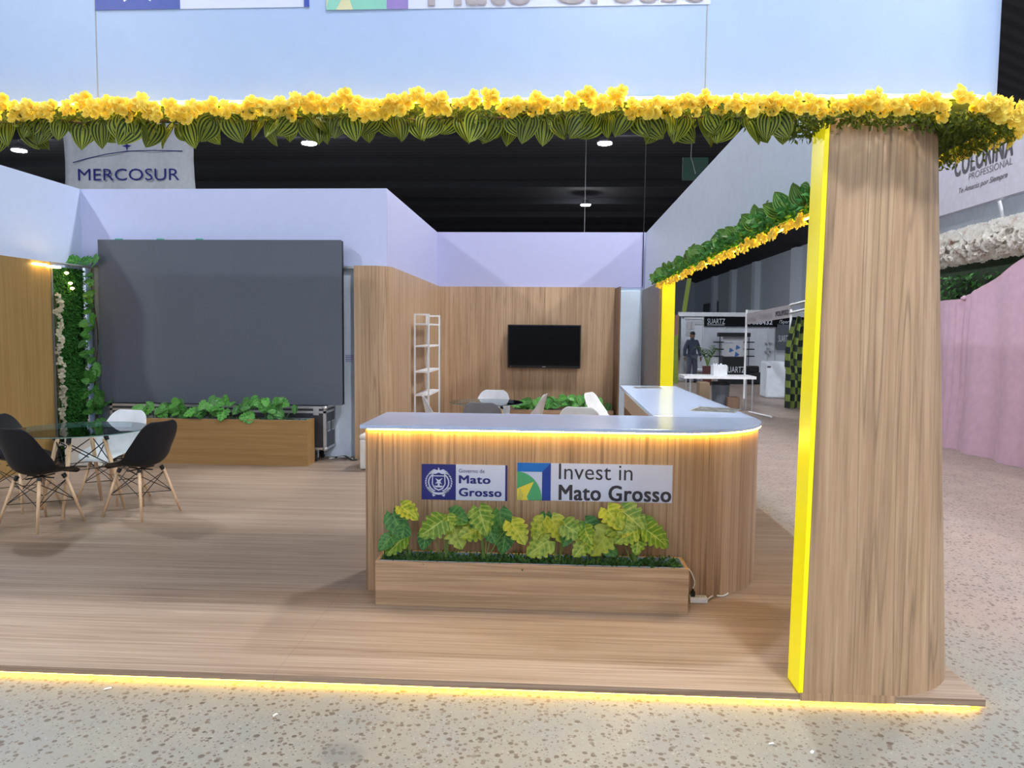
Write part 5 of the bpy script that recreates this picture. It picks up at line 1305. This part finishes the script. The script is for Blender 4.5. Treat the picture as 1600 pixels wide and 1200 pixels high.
# ---------------------------------------------------------------- the walking man
def person():
    Yp = 25.8; q = UY(1080, 598, Yp); x0_, y0_ = q.x, Yp
    t = thing('person', (x0_, y0_, 0), 'man in dark cap and blue-grey work clothes standing in the far aisle', 'person')
    J = {'pel': (0, 0, 0.95), 'wst': (0, 0, 1.10), 'chs': (0, -0.01, 1.30), 'nk': (0, 0, 1.47), 'hd0': (0, -0.01, 1.56), 'hd1': (0, -0.015, 1.66),
         'shL': (-0.17, 0, 1.41), 'elL': (-0.27, 0.01, 1.14), 'wrL': (-0.30, -0.05, 0.90), 'shR': (0.17, 0, 1.41), 'elR': (0.27, 0.01, 1.14), 'wrR': (0.31, -0.04, 0.90),
         'hpL': (-0.09, 0, 0.90), 'knL': (-0.12, -0.03, 0.50), 'anL': (-0.13, 0.02, 0.10), 'toL': (-0.15, -0.12, 0.04),
         'hpR': (0.09, 0, 0.90), 'knR': (0.12, -0.02, 0.50), 'anR': (0.14, 0.03, 0.10), 'toR': (0.16, -0.11, 0.04)}
    Rr = {'pel': .15, 'wst': .145, 'chs': .165, 'nk': .06, 'hd0': .075, 'hd1': .085, 'shL': .075, 'elL': .055, 'wrL': .036, 'shR': .075, 'elR': .055, 'wrR': .036,
          'hpL': .095, 'knL': .07, 'anL': .05, 'toL': .04, 'hpR': .10, 'knR': .07, 'anR': .05, 'toR': .04}
    E = [('pel', 'wst'), ('wst', 'chs'), ('chs', 'nk'), ('nk', 'hd0'), ('hd0', 'hd1'), ('chs', 'shL'), ('shL', 'elL'), ('elL', 'wrL'), ('chs', 'shR'), ('shR', 'elR'), ('elR', 'wrR'),
         ('pel', 'hpL'), ('hpL', 'knL'), ('knL', 'anL'), ('anL', 'toL'), ('pel', 'hpR'), ('hpR', 'knR'), ('knR', 'anR'), ('anR', 'toR')]
    def skin(name, joints, edges, rad, mat, parent, root):
        me = bpy.data.meshes.new(name); ks = list(joints)
        me.from_pydata([joints[k] for k in ks], [(ks.index(a), ks.index(b)) for a, b in edges], []); me.materials.append(mat)
        o = bpy.data.objects.new(name, me); COL.objects.link(o); o.parent = parent
        o.modifiers.new('skin', 'SKIN')
        for i, k in enumerate(ks):
            v = me.skin_vertices[0].data[i]; v.radius = (rad[k], rad[k] * (0.72 if k in ('pel', 'wst', 'chs') else 1)); v.use_root = (k == root)
        ss = o.modifiers.new('sub', 'SUBSURF'); ss.levels = 1; ss.render_levels = 2
        return o
    body = skin('body', J, E, Rr, M_overall, t, 'pel')
    tk = {k: J[k] for k in ('pel', 'wst', 'chs', 'shL', 'elL', 'wrL', 'shR', 'elR', 'wrR')}; tk['nk'] = (0, 0, 1.45)
    tr = {k: Rr[k] + 0.015 for k in tk}
    skin('jacket', tk, [('pel', 'wst'), ('wst', 'chs'), ('chs', 'nk'), ('chs', 'shL'), ('shL', 'elL'), ('elL', 'wrL'), ('chs', 'shR'), ('shR', 'elR'), ('elR', 'wrR')], tr, M_overall, t, 'pel')
    kk = {k: J[k] for k in ('pel', 'hpL', 'knL', 'anL', 'hpR', 'knR', 'anR')}
    skin('trousers', kk, [('pel', 'hpL'), ('hpL', 'knL'), ('knL', 'anL'), ('pel', 'hpR'), ('hpR', 'knR'), ('knR', 'anR')], {k: Rr[k] + 0.018 for k in kk}, M_trouser, t, 'pel')
    for sd in (-1, 1):
        obj('shoe', MB().lathe((sd * 0.15, 0, 0), [(0.01, 0), (0.055, 0), (0.058, 0.04), (0.045, 0.09), (0.01, 0.10)], 12), M_black, t, smooth=True, local=True).scale = (1, 1, 1)
        w = (sd * 0.305, -0.05, 0.89)
        h = MB().tube([w, (sd * 0.31, -0.06, 0.84), (sd * 0.312, -0.065, 0.80)], 0.030, 8, 0.026)
        for f_ in range(4):
            yy = -0.095 + f_ * 0.019; h.tube([(sd * 0.312, yy, 0.805), (sd * 0.305, yy - 0.004, 0.765), (sd * 0.292, yy - 0.006, 0.735 + 0.006 * abs(f_ - 1.5))], 0.009, 6, 0.007)
        h.tube([(sd * 0.305, -0.085, 0.86), (sd * 0.29, -0.115, 0.82), (sd * 0.28, -0.12, 0.79)], 0.010, 6, 0.008)
        obj('hand', h, M_skin, t, smooth=True, local=True)
    hd = MB().lathe((0, -0.012, 1.53), [(0.01, -0.03), (0.05, -0.02), (0.072, 0.03), (0.080, 0.09), (0.080, 0.14), (0.062, 0.19), (0.01, 0.215)], 16)
    hd.lathe((0, -0.09, 1.595), [(0.002, -0.018), (0.014, -0.012), (0.009, 0.02), (0.002, 0.03)], 8)
    for sd in (-1, 1): hd.lathe((sd * 0.082, 0.0, 1.60), [(0.004, -0.03), (0.016, 0), (0.014, 0.025), (0.003, 0.035)], 8)
    obj('head', hd, M_skin, t, smooth=True, local=True)
    for sd in (-1, 1): obj('eye', MB().lathe((sd * 0.03, -0.083, 1.635), [(0.002, -0.008), (0.010, 0), (0.002, 0.008)], 8), M_black, t, local=True)
    obj('mouth', MB().box(-0.024, 0.024, -0.094, -0.085, 1.558, 1.565), M_terra, t, local=True)
    cp_ = MB().lathe((0, -0.012, 1.66), [(0.086, 0.0), (0.088, 0.03), (0.078, 0.07), (0.05, 0.10), (0.005, 0.108)], 18)
    cp_.box(-0.065, 0.065, -0.16, -0.07, 1.662, 1.672)
    obj('cap', cp_, M_black, t, smooth=True, local=True)
    t.rotation_euler = (0, 0, 0.3)
person()

# litter on the concrete
for (px, py, w_, a_, lab) in ((168, 1077, 0.020, 0.4, 'white paper scrap on the concrete near the left front edge'), (430, 1118, 0.014, 1.0, 'tiny white scrap on the concrete below the platform edge'),
                          (1205, 1163, 0.014, 0.2, 'white scrap on the concrete left below the column'), (1269, 1176, 0.014, 0.9, 'white scrap on the concrete straight below the column'),
                          (1366, 1096, 0.03, -0.2, 'pale torn wrapper lying under the column front')):
    q = UZ(px, py, 0); c_, s_ = math.cos(a_), math.sin(a_)
    pts = [(q.x + c_ * x - s_ * y, q.y + s_ * x + c_ * y, 0.003 + h_) for x, y, h_ in ((-w_, -w_ * .4, 0), (w_ * .2, -w_ * .5, 0.003), (w_, -w_ * .1, 0), (w_ * .7, w_ * .5, 0.002), (-w_ * .6, w_ * .4, 0.001))]
    m = MB().add(pts + [(p[0], p[1], p[2] - 0.001) for p in pts], [(0, 1, 2, 3, 4), (9, 8, 7, 6, 5)] + [(i, i + 5, (i + 1) % 5 + 5, (i + 1) % 5) for i in range(5)])
    tagp(obj('paper_scrap', m, M_paper), lab, 'paper')
